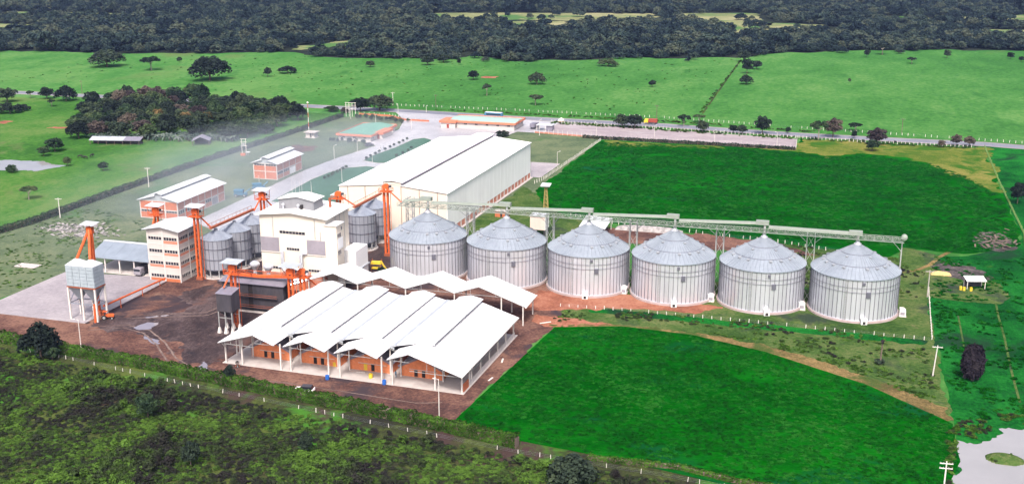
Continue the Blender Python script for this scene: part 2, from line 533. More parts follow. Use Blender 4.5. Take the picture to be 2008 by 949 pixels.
EDGE = [(-2600, 300), (-1500, 380), (-900, 430), (-640, 448), (-533, 455), (-423, 465), (-340, 492), (-314, 508), (-300, 500), (-274, 488), (-169, 492), (-166, 515), (-186, 556), (-160, 530), (-127, 495),
        (-57, 536), (-20, 552), (30, 569), (50, 593), (90, 632), (125, 653), (165, 655), (186, 684), (203, 676), (244, 681), (320, 690), (500, 700), (900, 720), (1800, 760)]
FOREST = EDGE + [(1800, 2600), (-2600, 2600)]
CLEAR = [[(-322, 845), (-340, 930), (-250, 958), (-105, 992), (-88, 935), (-110, 900), (-177, 868), (-232, 862)], [(-232, 846), (-170, 862), (-160, 800), (-212, 795)],
         [(-78, 1005), (10, 1030), (22, 930), (12, 900), (35, 905), (34, 800), (0, 775), (-12, 820), (-20, 880), (-66, 925)],
         [(140, 1020), (190, 1034), (186, 975), (144, 984)], [(208, 1042), (330, 1100), (330, 985), (212, 988)], [(204, 880), (330, 890), (330, 835), (222, 832)],
         [(30, 900), (84, 892), (92, 826), (34, 842)], [(-1010, 1000), (-930, 985), (-895, 940), (-1000, 930)], [(-730, 668), (-650, 668), (-640, 632), (-700, 628)],
         [(-318, 518), (-322, 562), (-300, 618), (-276, 622), (-280, 588), (-300, 542)], [(-820, 810), (-640, 830), (-650, 812), (-800, 790)]]
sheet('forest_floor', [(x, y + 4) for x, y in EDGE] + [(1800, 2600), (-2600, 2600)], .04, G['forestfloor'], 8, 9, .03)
for c in CLEAR:
    sheet('clearing', c, .08, G['clearing'], 4, 6, .05)

sheet('west_meadow', [(-420, 248), (-420, -140), (-150, -140), (-146, -20), (-144, 120), (-139, 245), (-165, 250), (-300, 252)], .02, G['meadow'], 4, 3, .06)
sheet('lawn', [(-170, -96), (-146, 20), (-144, 120), (-138, 240), (-112, 252), (-40, 252), (4, 218), (4, 120), (14, 80), (20, 40), (0, 16), (-60, -20), (-100, -50), (-104, -80)], .03, G['lawn'], 2.5, 1, .1)
sheet('rough_ground', [(-260, -66), (-79, -79), (-33, -84), (20, -91), (54, -96), (98, -99), (137, -92), (136, -330), (-260, -330)], .02, G['scrub'], 3, 1, .1)
sheet('bright_meadow', [(135.5, 60), (136, -20), (136.5, -70), (134, -130), (340, -130), (340, 250), (174, 250), (170, 150), (168, 85), (150, 58)], .03, G['emeadow'], 2.5, 1.2, .15)
sheet('north_field', [(2, 106), (4.8, 214), (92, 216), (93, 243), (172, 243), (170.5, 165), (168.5, 90), (166, 75), (150, 62), (132, 64), (128, 52), (96, 58), (48, 66), (24, 72), (12, 84)], .05, G['field_n'], 2, 1.0, .12)
sheet('dry_grass', [(62, 216), (92, 212), (104, 203), (122, 214), (147, 204), (160, 178), (168, 150), (172, 176), (172.5, 243.5), (94, 243.5), (92.5, 218)], .064, G['dry'], 2, 5, .07)
sheet('dry_grass', [(8, 213.5), (60, 214.5), (62, 209), (30, 206), (10, 200)], .0595, G['dry'], 2, 2.5, .09)
sheet('weedy_ground', [(38, -35), (40, -10), (50, 12), (130, 14), (136, 22), (136, -20), (136, -65), (121, -50), (97, -36), (80, -30.8), (62, -29.6), (48, -33.6)], .05, G['olive'], 1.5, 1.2, .2)
sheet('weedy_ground', [(96, 58), (128, 52), (132, 64), (142, 58), (146, 40), (158, 34), (156, 14), (136, 14), (112, 12), (90, 20), (80, 40)], .0585, G['olive'], 2, 2, .15)
sheet('weedy_ground', [(-5.5, 40), (-3, 110), (10, 95), (14, 84), (26, 70), (40, 66), (34, 30), (10, 14)], .045, G['olive'], 2, 2, .15)
sheet('green_strip', [(52, -22), (134, -22.5), (134.5, -19), (52, -18)], .055, G['emeadow'], 1, .8, .3)
sheet('red_earth', [(34, -8), (36, -26), (46, -22), (60, -16.5), (78, -15), (84, -9), (70, -4)], .07, G['reddirt'], 1, 1.5, .25)
sheet('red_earth', [(40, -34), (48, -35.5), (62, -31), (60, -29), (47, -28), (40, -28)], .072, G['reddirt'], 1, 1.2, .3)
sheet('brown_earth', [(30, 60), (60, 63), (92, 59), (106, 48), (92, 44), (60, 46), (34, 44)], .07, G['yard'], 1.5, 2, .2)
sheet('straw_strip', [(46, -34.5), (62, -31.6), (80, -33.2), (97, -39), (120, -53), (136, -68), (136.3, -60.5), (122, -47.8), (109, -39.6), (95, -32.2), (80, -29.2), (62, -29.0), (50, -32)], .075, G['strawstrip'], .8, 2.0, .30)
sheet('south_field', [(46.4, -35.2), (40.6, -93.5), (53.5, -98.6), (74, -101.2), (98, -106), (133, -97), (136.5, -84), (136.4, -66.8), (120.2, -51.2), (97.5, -37.5), (80.1, -31.2), (62.3, -29.9)], .09, G['field'], 1, .12, .4)
sheet('dirt_yard', [(-104, -64), (-69, -64), (-69, -29), (-74, -24), (-76, 4), (-62, 12), (-48, 20), (-30, 36), (-8, 36), (-8, 12), (30, 4), (44, -10), (46.2, -35.3), (40.4, -93.6), (20, -92.8), (-5, -89), (-33, -84.5), (-60, -81.5), (-79, -79), (-104, -76)], .055, G['yard'], 1.2, 1.0, .2)
sheet('wet_mud', [(-67, -64), (-60, -58), (-50, -50), (-60, -34), (-46, -30), (-34, -32), (-16, -40), (-20, -70), (-21, -78), (-17, -86), (-24, -86), (-34, -76), (-46, -69), (-58, -68)], .071, G['mud'], .8, 4.0, .16)
sheet('wet_mud', [(-62, -16), (-40, -8), (-38, 14), (-20, 20), (-12, 2), (-14, -22), (-20, -26), (-38, -27), (-50, -30)], .0645, G['mud'], 1.2, 1.5, .2)
for q in ([(-53.5, -65.5), (-51, -66.5), (-48.6, -65), (-49.5, -60.5), (-52.5, -61)], [(-55, -58), (-53.5, -58.4), (-50, -55), (-51, -54.6)], [(-24.5, -80), (-22.5, -82), (-20.5, -85.5), (-21.6, -86), (-24, -83)], [(-48, -69), (-43, -71), (-40, -73.5), (-42, -73.8), (-46, -71)]):
    sheet('puddle', q, .085, G['puddle'], .5, .5, .8)
sheet('pond', [(-244, 90), (-229, 97), (-213, 100.5), (-205, 96), (-196, 95), (-201, 82.5), (-213, 80.5), (-230, 77)], .06, G['water'], 1, 1.2, .3)
sheet('pond', [(136.6, -74.5), (140, -75.5), (143.5, -71.5), (147, -66.5), (152, -64), (200, -60), (200, -130), (134, -130), (134.8, -94), (136, -84)], .06, G['water'], .6, 1.6, .35)
sheet('burnt_ground', [(139, 47), (146, 51), (153, 46), (154, 36), (148, 33), (143, 36), (140, 40)], .075, G['ash'], 1, 1.5, .3)
sheet('rubble_patch', [(155, 90), (161, 93), (166, 84), (165, 71), (158, 68), (153, 78)], .075, G['ash'], 1, 1.5, .3)
strip('dirt_track', [(128, 36), (131.5, 37.5), (135, 41), (138.5, 47), (141.5, 56), (146, 65)], 1.3, .085, G['strawstrip'])
for q in ([(-299, 172), (-292, 173), (-292, 181), (-299, 181)], [(-264, 168), (-250, 170), (-250, 174), (-262, 173)], [(-118, 408), (-108, 409), (-108, 417), (-118, 417)], [(-62, -20), (-60, -22), (-58, -20), (-60, -18)]):
    sheet('bare_earth', q, .06, G['reddirt'], 1, 1, .3)
sheet('bare_earth', [(-127, 142), (-127, 165), (-114, 162), (-114, 145), (-118, 135)], .06, G['yard'], 1.5, 2, .2)

# highway with edge lines, the lorry yard, the forecourt and the service road
HW = [(-700, 262), (-400, 266), (-300, 267), (-220, 268), (-160, 268.2), (-110, 267), (-55, 263), (25, 262), (60, 257.5), (90, 254.4), (130, 253.6), (174, 254), (190, 251), (300, 243), (600, 225)]
strip('highway_shoulder', HW, 11, .06, G['gravelyard'])
strip('highway', HW, 7.6, .08, G['asphalt'])
sheet('lorry_yard', [(-40, 250), (-30, 224), (4, 219.8), (92, 219), (91.5, 243), (60, 246.5), (25, 250.5), (-24, 255)], .07, G['gravelyard'], 2, .5, .2)
sheet('forecourt', [(-119, 265), (-104, 240), (-90, 236), (-78, 228), (-40, 224), (-26, 224), (-26, 256), (-55, 258.5)], .075, G['paving'], 2, .5, .2)
sheet('paved_apron', [(-95, 30), (-97, 112), (-95, 142), (-90, 172), (-98, 178), (-96, 214), (-104, 241), (-88, 238), (-38, 230), (-42, 204), (-48, 190), (-46, 30), (-64, 20), (-84, 22)], .085, G['paving'], 1.5, .25, .3)
sheet('paved_apron', [(-14, 128.5), (-1.5, 128.5), (-.4, 157), (-14, 157)], .085, G['concrete'], 1.5, .25, .3)
ISL = [[(-84, 62), (-86.5, 100), (-85.5, 114), (-82, 124), (-76, 129), (-70, 128), (-58, 122), (-48, 112), (-47, 70), (-66, 62)],
       [(-82, 139), (-82.5, 150), (-80, 170), (-79.6, 191), (-76, 196), (-71, 192), (-66, 178), (-56, 160), (-50, 142), (-60, 140), (-74, 136)]]
for q in ISL:
    i_ = sheet('traffic_island', q, .16, G['islandgrass'], 1, .1, .3)
    n = len(q)
    for k in range(n):
        a, b = q[k], q[(k + 1) % n]
        MB().bar((a[0], a[1], .1 + .004 * (k % 3)), (b[0], b[1], .1 + .004 * (k % 3)), .25, .22).build('kerb', M['concrete'], i_)
o = MB().prism([(-100, -66), (-66.8, -66.2), (-66.8, -27), (-99.5, -31)], 0.0, .14, 'z').build('concrete_slab', G['concrete']); tag(o, kind='structure')
o = MB().box(-117.5, -110.5, -30.5, -27, 0, .2).build('small_slab', M['concrete']); tag(o, kind='structure')

# ------------------------------------------------------------------ the six big silos
SP = 23.3745
RW, HWALL, HCONE, NST = 10.95, 11.27, 6.6, 60


def silo_meshes():
    d = {}
    prof = []
    nr = 11
    for k in range(nr):
        z0 = .55 + (HWALL - .55) * k / nr; z1 = .55 + (HWALL - .55) * (k + 1) / nr
        prof += [(RW, z0), (RW + .012, (z0 + z1) / 2), (RW, z1 - .03)]
    d['wall'] = MB().lathe(prof, 120).mesh('silo_wall', M['galv'], True)
    d['found'] = MB().lathe([(0.2, .5), (RW + .1, .55), (RW + .55, .5), (RW + .6, 0)], 90).mesh('silo_foundation', M['silobase'])
    d['lip'] = MB().lathe([(RW + .02, .5), (RW + .16, .5), (RW + .16, .72), (RW + .02, .72)], 90, True).mesh('silo_lip', M['galv'])
    d['stiff'] = MB().prism([(RW - .02, -.07), (RW + .12, -.045), (RW + .12, .045), (RW - .02, .07)], .6, HWALL - .05, 'z').mesh('silo_stiffener', M['stiff'])
    a = math.pi / NST
    re, rt = RW + .28, .75
    ze, zt = HWALL - .05, HWALL + HCONE - .35

    def P(r, t, dz=0):
        z = ze + (zt - ze) * (re - r) / (re - rt)
        return (r * math.cos(t), r * math.sin(t), z + dz)
    mb = MB()
    w = .008
    for r0, r1 in ((re, 7.5), (7.5, 4.0), (4.0, rt)):
        e = .008 if r1 > 1 else .03
        # pan and raised rib along one side
        mb.add([P(r0, -a), P(r0, a * .82), P(r1, a * .82), P(r1, -a), P(r0, a * .9, .11), P(r1, a * .9, .11 * r1 / r0 + .02), P(r0, a), P(r1, a)],
               [(0, 1, 2, 3), (1, 4, 5, 2), (4, 6, 7, 5)])
    mb.add([P(re, -a), P(re, a), P(re, a, -.16), P(re, -a, -.16)], [(0, 3, 2, 1)])
    d['panel'] = mb.mesh('silo_roof_panel', M['galvroof'])
    for nm, r in (('ring1', 7.5), ('ring2', 4.0)):
        z = P(r, 0)[2]
        d[nm] = MB().lathe([(r + .07, z - .04), (r + .06, z + .03), (r - .06, z + .10), (r - .07, z + .05)], 72, True).mesh('silo_roof_ring', M['stiff'])
    d['wind'] = MB().lathe([(RW + .13, -.035), (RW + .18, -.035), (RW + .18, .035), (RW + .13, .035)], 90, True).mesh('silo_wind_ring', M['stiff'])
    d['vent'] = MB().prism([(-.4, .05), (.32, -.15), (.36, .22), (-.4, .36)], -.36, .36, 'y').mesh('silo_vent', M['vent'])
    d['cap'] = MB().lathe([(.95, zt - .12), (.95, zt + .12), (.5, zt + .5), (.45, zt + 1.0), (0.01, zt + 1.05)], 20).mesh('silo_cap', M['galv'])
    d['hatch'] = MB().box(-.08, .25, -.55, .55, -.7, .7).box(.25, .3, -.35, .35, -.1, .55).mesh('silo_hatch', M['stiff'])
    d['door'] = MB().box(-.3, 1.0, -.75, .75, .1, 1.5).mesh('silo_door', M['white'])
    d['doorhole'] = MB().box(1.0, 1.02, -.35, .35, .2, .9).mesh('silo_door_hole', M['dark'])
    lad = MB()
    for y in (-.28, .28): lad.bar((RW + .35, y, .6), (RW + .35, y, HWALL), .07)
    for k in range(24): lad.bar((RW + .35, -.28, .9 + k * .44), (RW + .35, .28, .9 + k * .44), .05)
    d['ladder'] = lad.mesh('silo_ladder', M['steel'])
    d['P'] = P
    return d


SM = silo_meshes()
SILO_WORDS = ['first, farthest left', 'second from the left', 'third from the left', 'fourth from the left', 'fifth from the left', 'sixth and nearest, farthest right']
for i in range(6):
    t = thing('grain_silo', 'big galvanised grain silo with conical roof, %s in the row' % SILO_WORDS[i],
              'silo', (SP * i, 0, 0), 0, 'big grain silos in a row')
    put('foundation', SM['found'], t); put('wall', SM['wall'], t); put('base_lip', SM['lip'], t)
    for k in range(NST):
        put('stiffener', SM['stiff'], t, rot=(0, 0, 2 * math.pi * (k + .5) / NST))
        put('roof_panel', SM['panel'], t, rot=(0, 0, 2 * math.pi * (k + .5) / NST))
    put('roof_ring', SM['ring1'], t); put('roof_ring', SM['ring2'], t)
    for z in (9.1, 7.9): put('wind_ring', SM['wind'], t, (0, 0, z))
    sl = math.atan2(HCONE - .3, RW + .28 - .75)
    for k in range(18):
        if k in (13,): continue
        an = 2 * math.pi * (k + .35 + .1 * random.random()) / 18
        r = 8.2
        z = SM['P'](r, 0)[2]
        put('roof_vent', SM['vent'], t, (r * math.cos(an), r * math.sin(an), z + .1), (0, 0, an))
    for k in range(5):
        an = 2 * math.pi * (k + .5) / 5 - .2
        put('roof_vent', SM['vent'], t, (4.9 * math.cos(an), 4.9 * math.sin(an), SM['P'](4.9, 0)[2] + .05), (0, 0, an), (.8, .8, .8))
    put('peak_cap', SM['cap'], t)
    ha = R(-62 - 2 * i)
    put('wall_hatch', SM['hatch'], t, ((RW + .05) * math.cos(ha), (RW + .05) * math.sin(ha), 7.4), (0, 0, ha))
    put('wall_hatch', SM['hatch'], t, ((RW + .05) * math.cos(ha - .12), (RW + .05) * math.sin(ha - .12), 10.2), (0, 0, ha - .12), (1, .6, .6))
    da = R(-84 + 1.5 * i)
    dr = put('discharge_box', SM['door'], t, ((RW + .5) * math.cos(da), (RW + .5) * math.sin(da), 0), (0, 0, da))
    put('opening', SM['doorhole'], dr)
    put('ladder', SM['ladder'], t, rot=(0, 0, R(-100)))
    # aeration fan box to the right of the silo
    if i in (2, 3, 4, 5):
        f = thing('aeration_fan', 'white fan housing on a concrete pad at the right foot of silo number %s' % ('three', 'four', 'five', 'six')[i - 2], 'fan', (SP * i + (10.9 if i < 5 else 12.3), -3.6 if i < 5 else -1.6, 0), 0, 'fan housings at the silo feet')
        MB().box(-.9, .9, -1.6, 1.2, 0, .18).build('pad', M['concrete'], f)
        MB().prism([(-.75, .18), (.75, .18), (.75, 1.5), (.2, 1.9), (-.75, 1.9)], -1.0, .9, 'y').build('housing', M['white'], f)
        MB().box(.752, .80, -.6, .5, .4, 1.3).build('grille', M['stiff'], f)
        MB().box(-.55, .5, -1.06, -1.003, .4, 1.2).build('grille', M['greyp'], f)

# ------------------------------------------------------------------ overhead conveyor gantry
g = thing('conveyor_gantry', 'pale green steel conveyor gantry running over the peaks of the six silos', 'conveyor', (0, .6, 0))
X0, X1, ZB, ZT = -9.0, 128.0, 18.75, 19.75
tr = MB()
for y in (-.8, .8):
    for z in (ZB, ZT): tr.bar((X0, y, z), (X1, y, z), .14)
tr.build('truss_chords', M['gantry'], g)
brm = MB(); L = 2.2
for y in (-.8, .8):
    brm.bar((0, y, ZB), (L / 2, y, ZT), .09); brm.bar((L / 2, y, ZT), (L, y, ZB), .09); brm.bar((0, y, ZB), (0, y, ZT), .09)
brm.bar((0, -.8, ZB), (0, .8, ZB), .09)
me = brm.mesh('truss_bay', M['gantry'])
for k in range(int((X1 - X0) / L)): put('truss_bay', me, g, (X0 + k * L, 0, 0))
MB().box(X0, X1, -1.6, -.85, ZB + .05, ZB + .12).build('walkway', M['gantry'], g)
hr = MB()
for z in (ZB + .65, ZB + 1.15): hr.bar((X0, -1.6, z), (X1, -1.6, z), .06)
for k in range(int((X1 - X0) / 2.2) + 1): hr.bar((X0 + k * 2.2, -1.6, ZB + .1), (X0 + k * 2.2, -1.6, ZB + 1.15), .06)
hr.build('handrail', M['gantry'], g)
for i in range(6):
    xs, xe = (SP * (i - 1) + 1.0 if i else -7.5), SP * i + .3
    za, zb = ZT + .1, (ZT + 1.0 if i < 5 else ZT + .05)
    if i == 5: za = ZT + .1
    c = MB()
    c.hexa([(xs, -.55, za), (xe, -.55, zb), (xe, .55, zb), (xs, .55, za)], [(xs, -.45, za + .62), (xe, -.45, zb + .62), (xe, .45, zb + .62), (xs, .45, za + .62)])
    c.build('conveyor_cover', M['gantry'], g)
    MB().box(xe - 2.6, xe + .7, -.8, .8, zb - .1, zb + .95).build('drive_head', M['gantry'], g)
    MB().tube((SP * i, -.6, 17.6), (SP * i, -.2, zb + .2), .3, .35, 8).build('discharge_spout', M['steel'], g)
MB().lathe([(.01, -.7), (.75, -.45), (.75, .45), (.01, .7)], 16).build('end_pulley', M['gantry'], g, (X1, 0, ZT + .2), (R(90), 0, 0))
for k in range(5):
    x = SP * (k + .5) + .1
    lt = MB()
    for dx in (-1.0, 1.0):
        for dy in (1.6, 3.0):
            lt.bar((x + dx, dy, 0), (x + dx, dy, ZB), .2)
        for s in range(9):
            lt.bar((x + dx, 1.6, s * 2.05), (x + dx, 3.0, s * 2.05 + 1.02), .09); lt.bar((x + dx, 3.0, s * 2.05 + 1.02), (x + dx, 1.6, s * 2.05 + 2.05), .09)
        lt.bar((x + dx, 2.3, ZB - 2.6), (x + dx * 3.2, .2, ZB), .14)
    for s in range(5):
        lt.bar((x - 1, 1.6, s * 3.7), (x + 1, 1.6, s * 3.7 + 3.7), .08); lt.bar((x + 1, 1.6, s * 3.7), (x - 1, 1.6, s * 3.7 + 3.7), .08)
    for dx in (-1.0, 1.0): lt.bar((x + dx, 3.0, ZB - .1), (x + dx, -.8, ZB - .1), .16)
    lt.build('support_tower', M['steel'], g)
lt = MB()
lt.bar((127.6, .0, 0), (127.6, 0, ZB), .28); lt.bar((127.6, 0, ZB - 2.6), (125.2, 0, ZB), .15)
lt.build('end_post', M['steel'], g)
lt = MB()
for dx, dy in ((-1, -.8), (1, -.8), (1, .8), (-1, .8)): lt.bar((-8 + dx, 6 + dy, 0), (-8 + dx, 6 + dy, ZT), .2)
for s in range(9):
    z = s * 2.1
    for (a, b), (c, d) in (((-1, -.8), (1, -.8)), ((1, -.8), (1, .8)), ((1, .8), (-1, .8)), ((-1, .8), (-1, -.8))):
        lt.bar((-8 + a, 6 + b, z), (-8 + c, 6 + d, z + 2.1), .1); lt.bar((-8 + a, 6 + b, z), (-8 + c, 6 + d, z), .1)
lt.bar((-8, 6.8, ZT), (-8, 0, ZT), .2); lt.bar((-9, 5.2, ZB), (-9, 0, ZB), .2); lt.bar((-7, 5.2, ZB), (-7, 0, ZB), .2)
lt.build('stair_tower', M['steel'], g)


# ------------------------------------------------------------------ small bins on legs
def bin_tank(label, x, y, r=4.3, z0=2.6, z1=11.2, zc=13.5, group='small steel bins on legs'):
    t = thing('steel_bin', label, 'bin', (x, y, 0), 0, group)
    prof = []
    n = 9
    for k in range(n):
        a = z0 + (z1 - z0) * k / n; b = z0 + (z1 - z0) * (k + 1) / n
        prof += [(r, a), (r + .012, (a + b) / 2), (r, b - .03)]
    MB().lathe(prof, 48).build('wall', M['bin'], t, smooth=True)
    MB().lathe([(r - .1, z0 + .1), (.4, .9), (.3, .5)], 32).build('hopper', M['galvdark'], t)
    ns = 22
    pan = MB(); a = math.pi / ns; re = r + .2

    def P(q, tt, dz=0): return (q * math.cos(tt), q * math.sin(tt), z1 - .05 + (zc - z1) * (re - q) / re + dz)
    pan.add([P(re, -a), P(re, a * .8), P(.4, a * .8), P(.4, -a), P(re, a * .9, .09), P(.4, a * .9, .02), P(re, a), P(.4, a)], [(0, 1, 2, 3), (1, 4, 5, 2), (4, 6, 7, 5)])
    pm = pan.mesh('bin_roof_panel', M['binroof'])
    sm = MB().prism([(r - .02, -.07), (r + .12, -.05), (r + .12, .05), (r - .02, .07)], z0, z1 - .05, 'z').mesh('bin_stiffener', M['stiff'])
    lm = MB().box(r - .15, r + .12, -.13, .13, 0, z0 + .2).mesh('bin_leg', M['steel'])
    for k in range(ns):
        an = 2 * math.pi * (k + .5) / ns
        put('roof_panel', pm, t, rot=(0, 0, an)); put('stiffener', sm, t, rot=(0, 0, an))
        if k % 2 == 0: put('leg', lm, t, rot=(0, 0, an))
    for z in (z0 + .05, z0 + 3, z0 + 6): MB().lathe([(r + .1, z - .06), (r + .2, z - .06), (r + .2, z + .06), (r + .1, z + .06)], 40, True).build('ring', M['stiff'], t)
    MB().lathe([(r + .05, .9), (r + .13, .9), (r + .13, 1.05), (r + .05, 1.05)], 40, True).build('brace_ring', M['steel'], t)
    MB().lathe([(.55, zc - .35), (.5, zc + .15), (.01, zc + .3)], 14).build('peak_cap', M['galvdark'], t)
    MB().lathe([(r + .5, .03), (r + .5, .3), (.1, .32)], 32).build('base_slab', M['concrete'], t)
    return t


M['bin'] = paint('bin_sheet', (.33, .35, .41), .45, .4, .14, .5, 6, dirt=(.22, .24, .30), dirt_amt=.5)
M['binroof'] = paint('bin_roof', (.25, .28, .34), .5, .4, .12, .8, 1, dirt=(.24, .26, .31), dirt_amt=.5)
bin_tank('steel bin nearest the camera in the row beside the four-storey building', -56, -20.5)
bin_tank('middle steel bin of the row beside the four-storey building', -55.4, -11.3)
bin_tank('rearmost steel bin of the left row, half hidden by the white mill', -55, -2.2)
bin_tank('front steel bin of the pair right of the white mill', -28, 16.5)
bin_tank('back steel bin of the pair, touching the tall orange elevator in view', -27.5, 26.3)


# ------------------------------------------------------------------ big white warehouse
def window(parent, x0, x1, z0, z1, y, n=4, side='front', frame=None):
    """strip window lying on a wall: frame and n panes; side 'front' faces -y at y, 'right' faces +x at x=y (x0..x1 along y)"""
    fr = MB(); t = .06; th = .08
    n = max(1, n)
    w = (x1 - x0) / n

    def bx(a0, a1, c0, c1, d0, d1):
        if side == 'front': fr.box(a0, a1, y - d1, y - d0, c0, c1)
        else: fr.box(y + d0, y + d1, a0, a1, c0, c1)
    bx(x0 - t, x1 + t, z0 - t, z0, .003, th); bx(x0 - t, x1 + t, z1, z1 + t, .003, th)
    for k in range(n + 1):
        xx = x0 + k * w
        bx(xx - t * .7, xx + t * .7, z0, z1, .003, th)
    f = fr.build('window', frame or M['frame'], parent)
    for k in range(n):
        pb = MB()
        a0, a1 = x0 + k * w + t * .7, x0 + (k + 1) * w - t * .7
        if side == 'front': pb.box(a0, a1, y - .035, y - .004, z0, z1)
        else: pb.box(y + .004, y + .035, a0, a1, z0, z1)
        pb.build('pane', M['glass'], f)
    return f


wh = thing('warehouse', 'huge white gable warehouse with raised ridge vent behind the silos', 'warehouse', (-7.4, 36.6, 0), R(-1.3))
WX, WY, WE = -37.6, 91.0, 14.0
CX = WX / 2


def wh_roof(x):
    d = abs(x - CX)
    return WE + .1 + (18.8 - d) / 18.8 * 1.75


MB().prism([(WX + .25, .02), (-.25, .02), (-.25, WE - .2), (CX, WE + 1.5), (WX + .25, WE - .2)], .25, WY - .25, 'y').build('inner_wall', M['rustgap'] if 'rustgap' in M else M['pink'], wh)
edges = [WX, -34.6, -28.4, -22.2, -15.8, -9.5, -3.3, 0]
for a, b in zip(edges[:-1], edges[1:]):
    a2, b2 = a + .12, b - .12
    mid = [(a2, .0), (b2, .0), (b2, wh_roof(b2) - .12)]
    if a2 < CX < b2: mid.append((CX, wh_roof(CX) - .12))
    mid.append((a2, wh_roof(a2) - .12))
    MB().prism(mid, 0, .22, 'y').build('wall_panel', M['cream'], wh)
NB = 22
wp = MB().box(-.2, 0, .035, WY / NB - .035, 2.2, WE).mesh('warehouse_side_panel', M['cool_wall'])
rb_ = MB().box(-.22, -.02, .1, WY / NB - .5, .35, 2.05).mesh('warehouse_brick_panel', M['brickpale'])
pl_ = MB().box(-.22, .06, -.2, .12, 0, 2.19).mesh('warehouse_pilaster', M['frame'])
for k in range(NB):
    y = k * WY / NB
    put('wall_panel', wp, wh, (0, y, 0)); put('brick_panel', rb_, wh, (0, y, 0)); put('pilaster', pl_, wh, (0, y + .25, 0))
    put('wall_panel', wp, wh, (WX + .2, y, 0))
MB().box(-.1, .9, -.3, WY + .5, 0, .22).build('plinth', M['concrete'], wh)
MB().box(WX, 0, WY - .22, WY, 0, WE).build('back_wall', M['cool_wall'], wh)


def roof_strip(x0, z0, x1, z1, w, mat, name, th=.09, rib=1.05):
    """one roof sheet running down-slope between (x0,z0) and (x1,z1), w metres wide along y, with raised ribs"""
    mb = MB()
    mb.hexa([(x0, .02, z0 - th), (x1, .02, z1 - th), (x1, w - .02, z1 - th), (x0, w - .02, z0 - th)], [(x0, .02, z0), (x1, .02, z1), (x1, w - .02, z1), (x0, w - .02, z0)])
    n = max(1, int(w / rib))
    for k in range(n):
        y = (k + .5) * w / n
        mb.hexa([(x0, y - .05, z0), (x1, y - .05, z1), (x1, y + .05, z1), (x0, y + .05, z0)], [(x0, y - .02, z0 + .06), (x1, y - .02, z1 + .06), (x1, y + .02, z1 + .06), (x0, y + .02, z0 + .06)])
    return mb.mesh(name, mat)


w = (WY + .8) / NB
sL = roof_strip(WX - .4, wh_roof(WX - .4), CX - 3.0, wh_roof(CX - 3), w, M['white'], 'warehouse_roof_sheet')
sR = roof_strip(.4, wh_roof(.4), CX + 3.0, wh_roof(CX + 3), w, M['white'], 'warehouse_roof_sheet')
mL = roof_strip(CX - 3.7, 16.5, CX, 17.05, w, M['white'], 'warehouse_monitor_sheet')
mR = roof_strip(CX + 3.7, 16.5, CX, 17.05, w, M['white'], 'warehouse_monitor_sheet')
for k in range(NB):
    y = -.4 + k * w
    for me in (sL, sR): put('roof_sheet', me, wh, (0, y, 0))
    for me in (mL, mR): put('monitor_sheet', me, wh, (0, y, 0))
MB().box(CX + 3.0, CX + 3.25, 0, WY, 15.4, 16.4).build('monitor_side', M['greyp'], wh)
MB().box(CX - 3.25, CX - 3.0, 0, WY, 15.4, 16.4).build('monitor_side', M['greyp'], wh)
MB().box(CX - 3, CX + 3, .0, .15, 15.4, 16.45).build('monitor_end', M['cream'], wh)
MB().box(CX + 3.7, CX + 3.82, -.4, WY + .4, 16.2, 16.5).build('gutter', M['greyp'], wh)
MB().box(WX - 4.5, WX - .3, 2, 9, 10.0, 10.15).build('side_canopy', M['white'], wh)

# ------------------------------------------------------------------ white mill building
ml = thing('mill_building', 'tall cream-white mill block with grey roof box, left of the silos', 'building', (-28.6, -27, 0))
w0, w1, dp, ez, rz_ = -9.7, 9.7, 14.6, 20.7, 21.8
MB().prism([(w0, 0), (w1, 0), (w1, ez), (0, rz_ - .12), (w0, ez)], 0, dp, 'y').build('wall', M['cream'], ml)
MB().box(w0 - .06, w1 + .06, -.12, 0, .3, 4.7).build('brick_base', M['brickpale'], ml)
MB().box(w0 - .1, w1 + .1, -.2, 0, 4.7, 4.9).build('ledge', M['frame'], ml)
for x in (w0 + 3.9, w1 - 3.1): MB().box(x - .12, x + .12, -.06, 0, 14.8, 20.3).build('downpipe', M['steel'], ml)
MB().box(w1 - 1.6, w1 - 1.42, -.08, 0, 10.0, 17.0).build('downpipe', M['steel'], ml)
for s, n2 in ((-1, 'l'), (1, 'r')):
    for k in range(5):
        put('roof_sheet', roof_strip(s * (w1 + 1.0), ez + .1, 0, rz_ + .15, (dp + 2) / 5, M['white'], 'mill_roof_sheet', .14), ml, (0, -1.0 + k * (dp + 2) / 5, 0))
window(ml, -3.9, 3.7, 15.85, 16.6, 0, 8)
window(ml, -2.0, 1.8, 11.3, 12.0, 0, 5)
window(ml, -9.4, -3.9, 5.75, 6.4, 0, 6)
window(ml, 4.2, 9.1, 5.75, 6.4, 0, 6)
for a, b in ((-9.6, -4.2), (4.1, 9.5)):
    lv = MB().box(a, b, -.12, -.01, 10.7, 14.6).build('louvre_panel', M['greyp'], ml)
    for k in range(9): MB().box(a + .05, b - .05, -.17, -.12, 10.8 + k * .42, 11.02 + k * .42).build('slat', M['greyp'], lv)
MB().box(w0 - .04, -4.0, -.25, -.02, 10.35, 10.55).build('ledge', M['frame'], ml); MB().box(4.0, w1, -.25, -.02, 10.35, 10.55).build('ledge', M['frame'], ml)
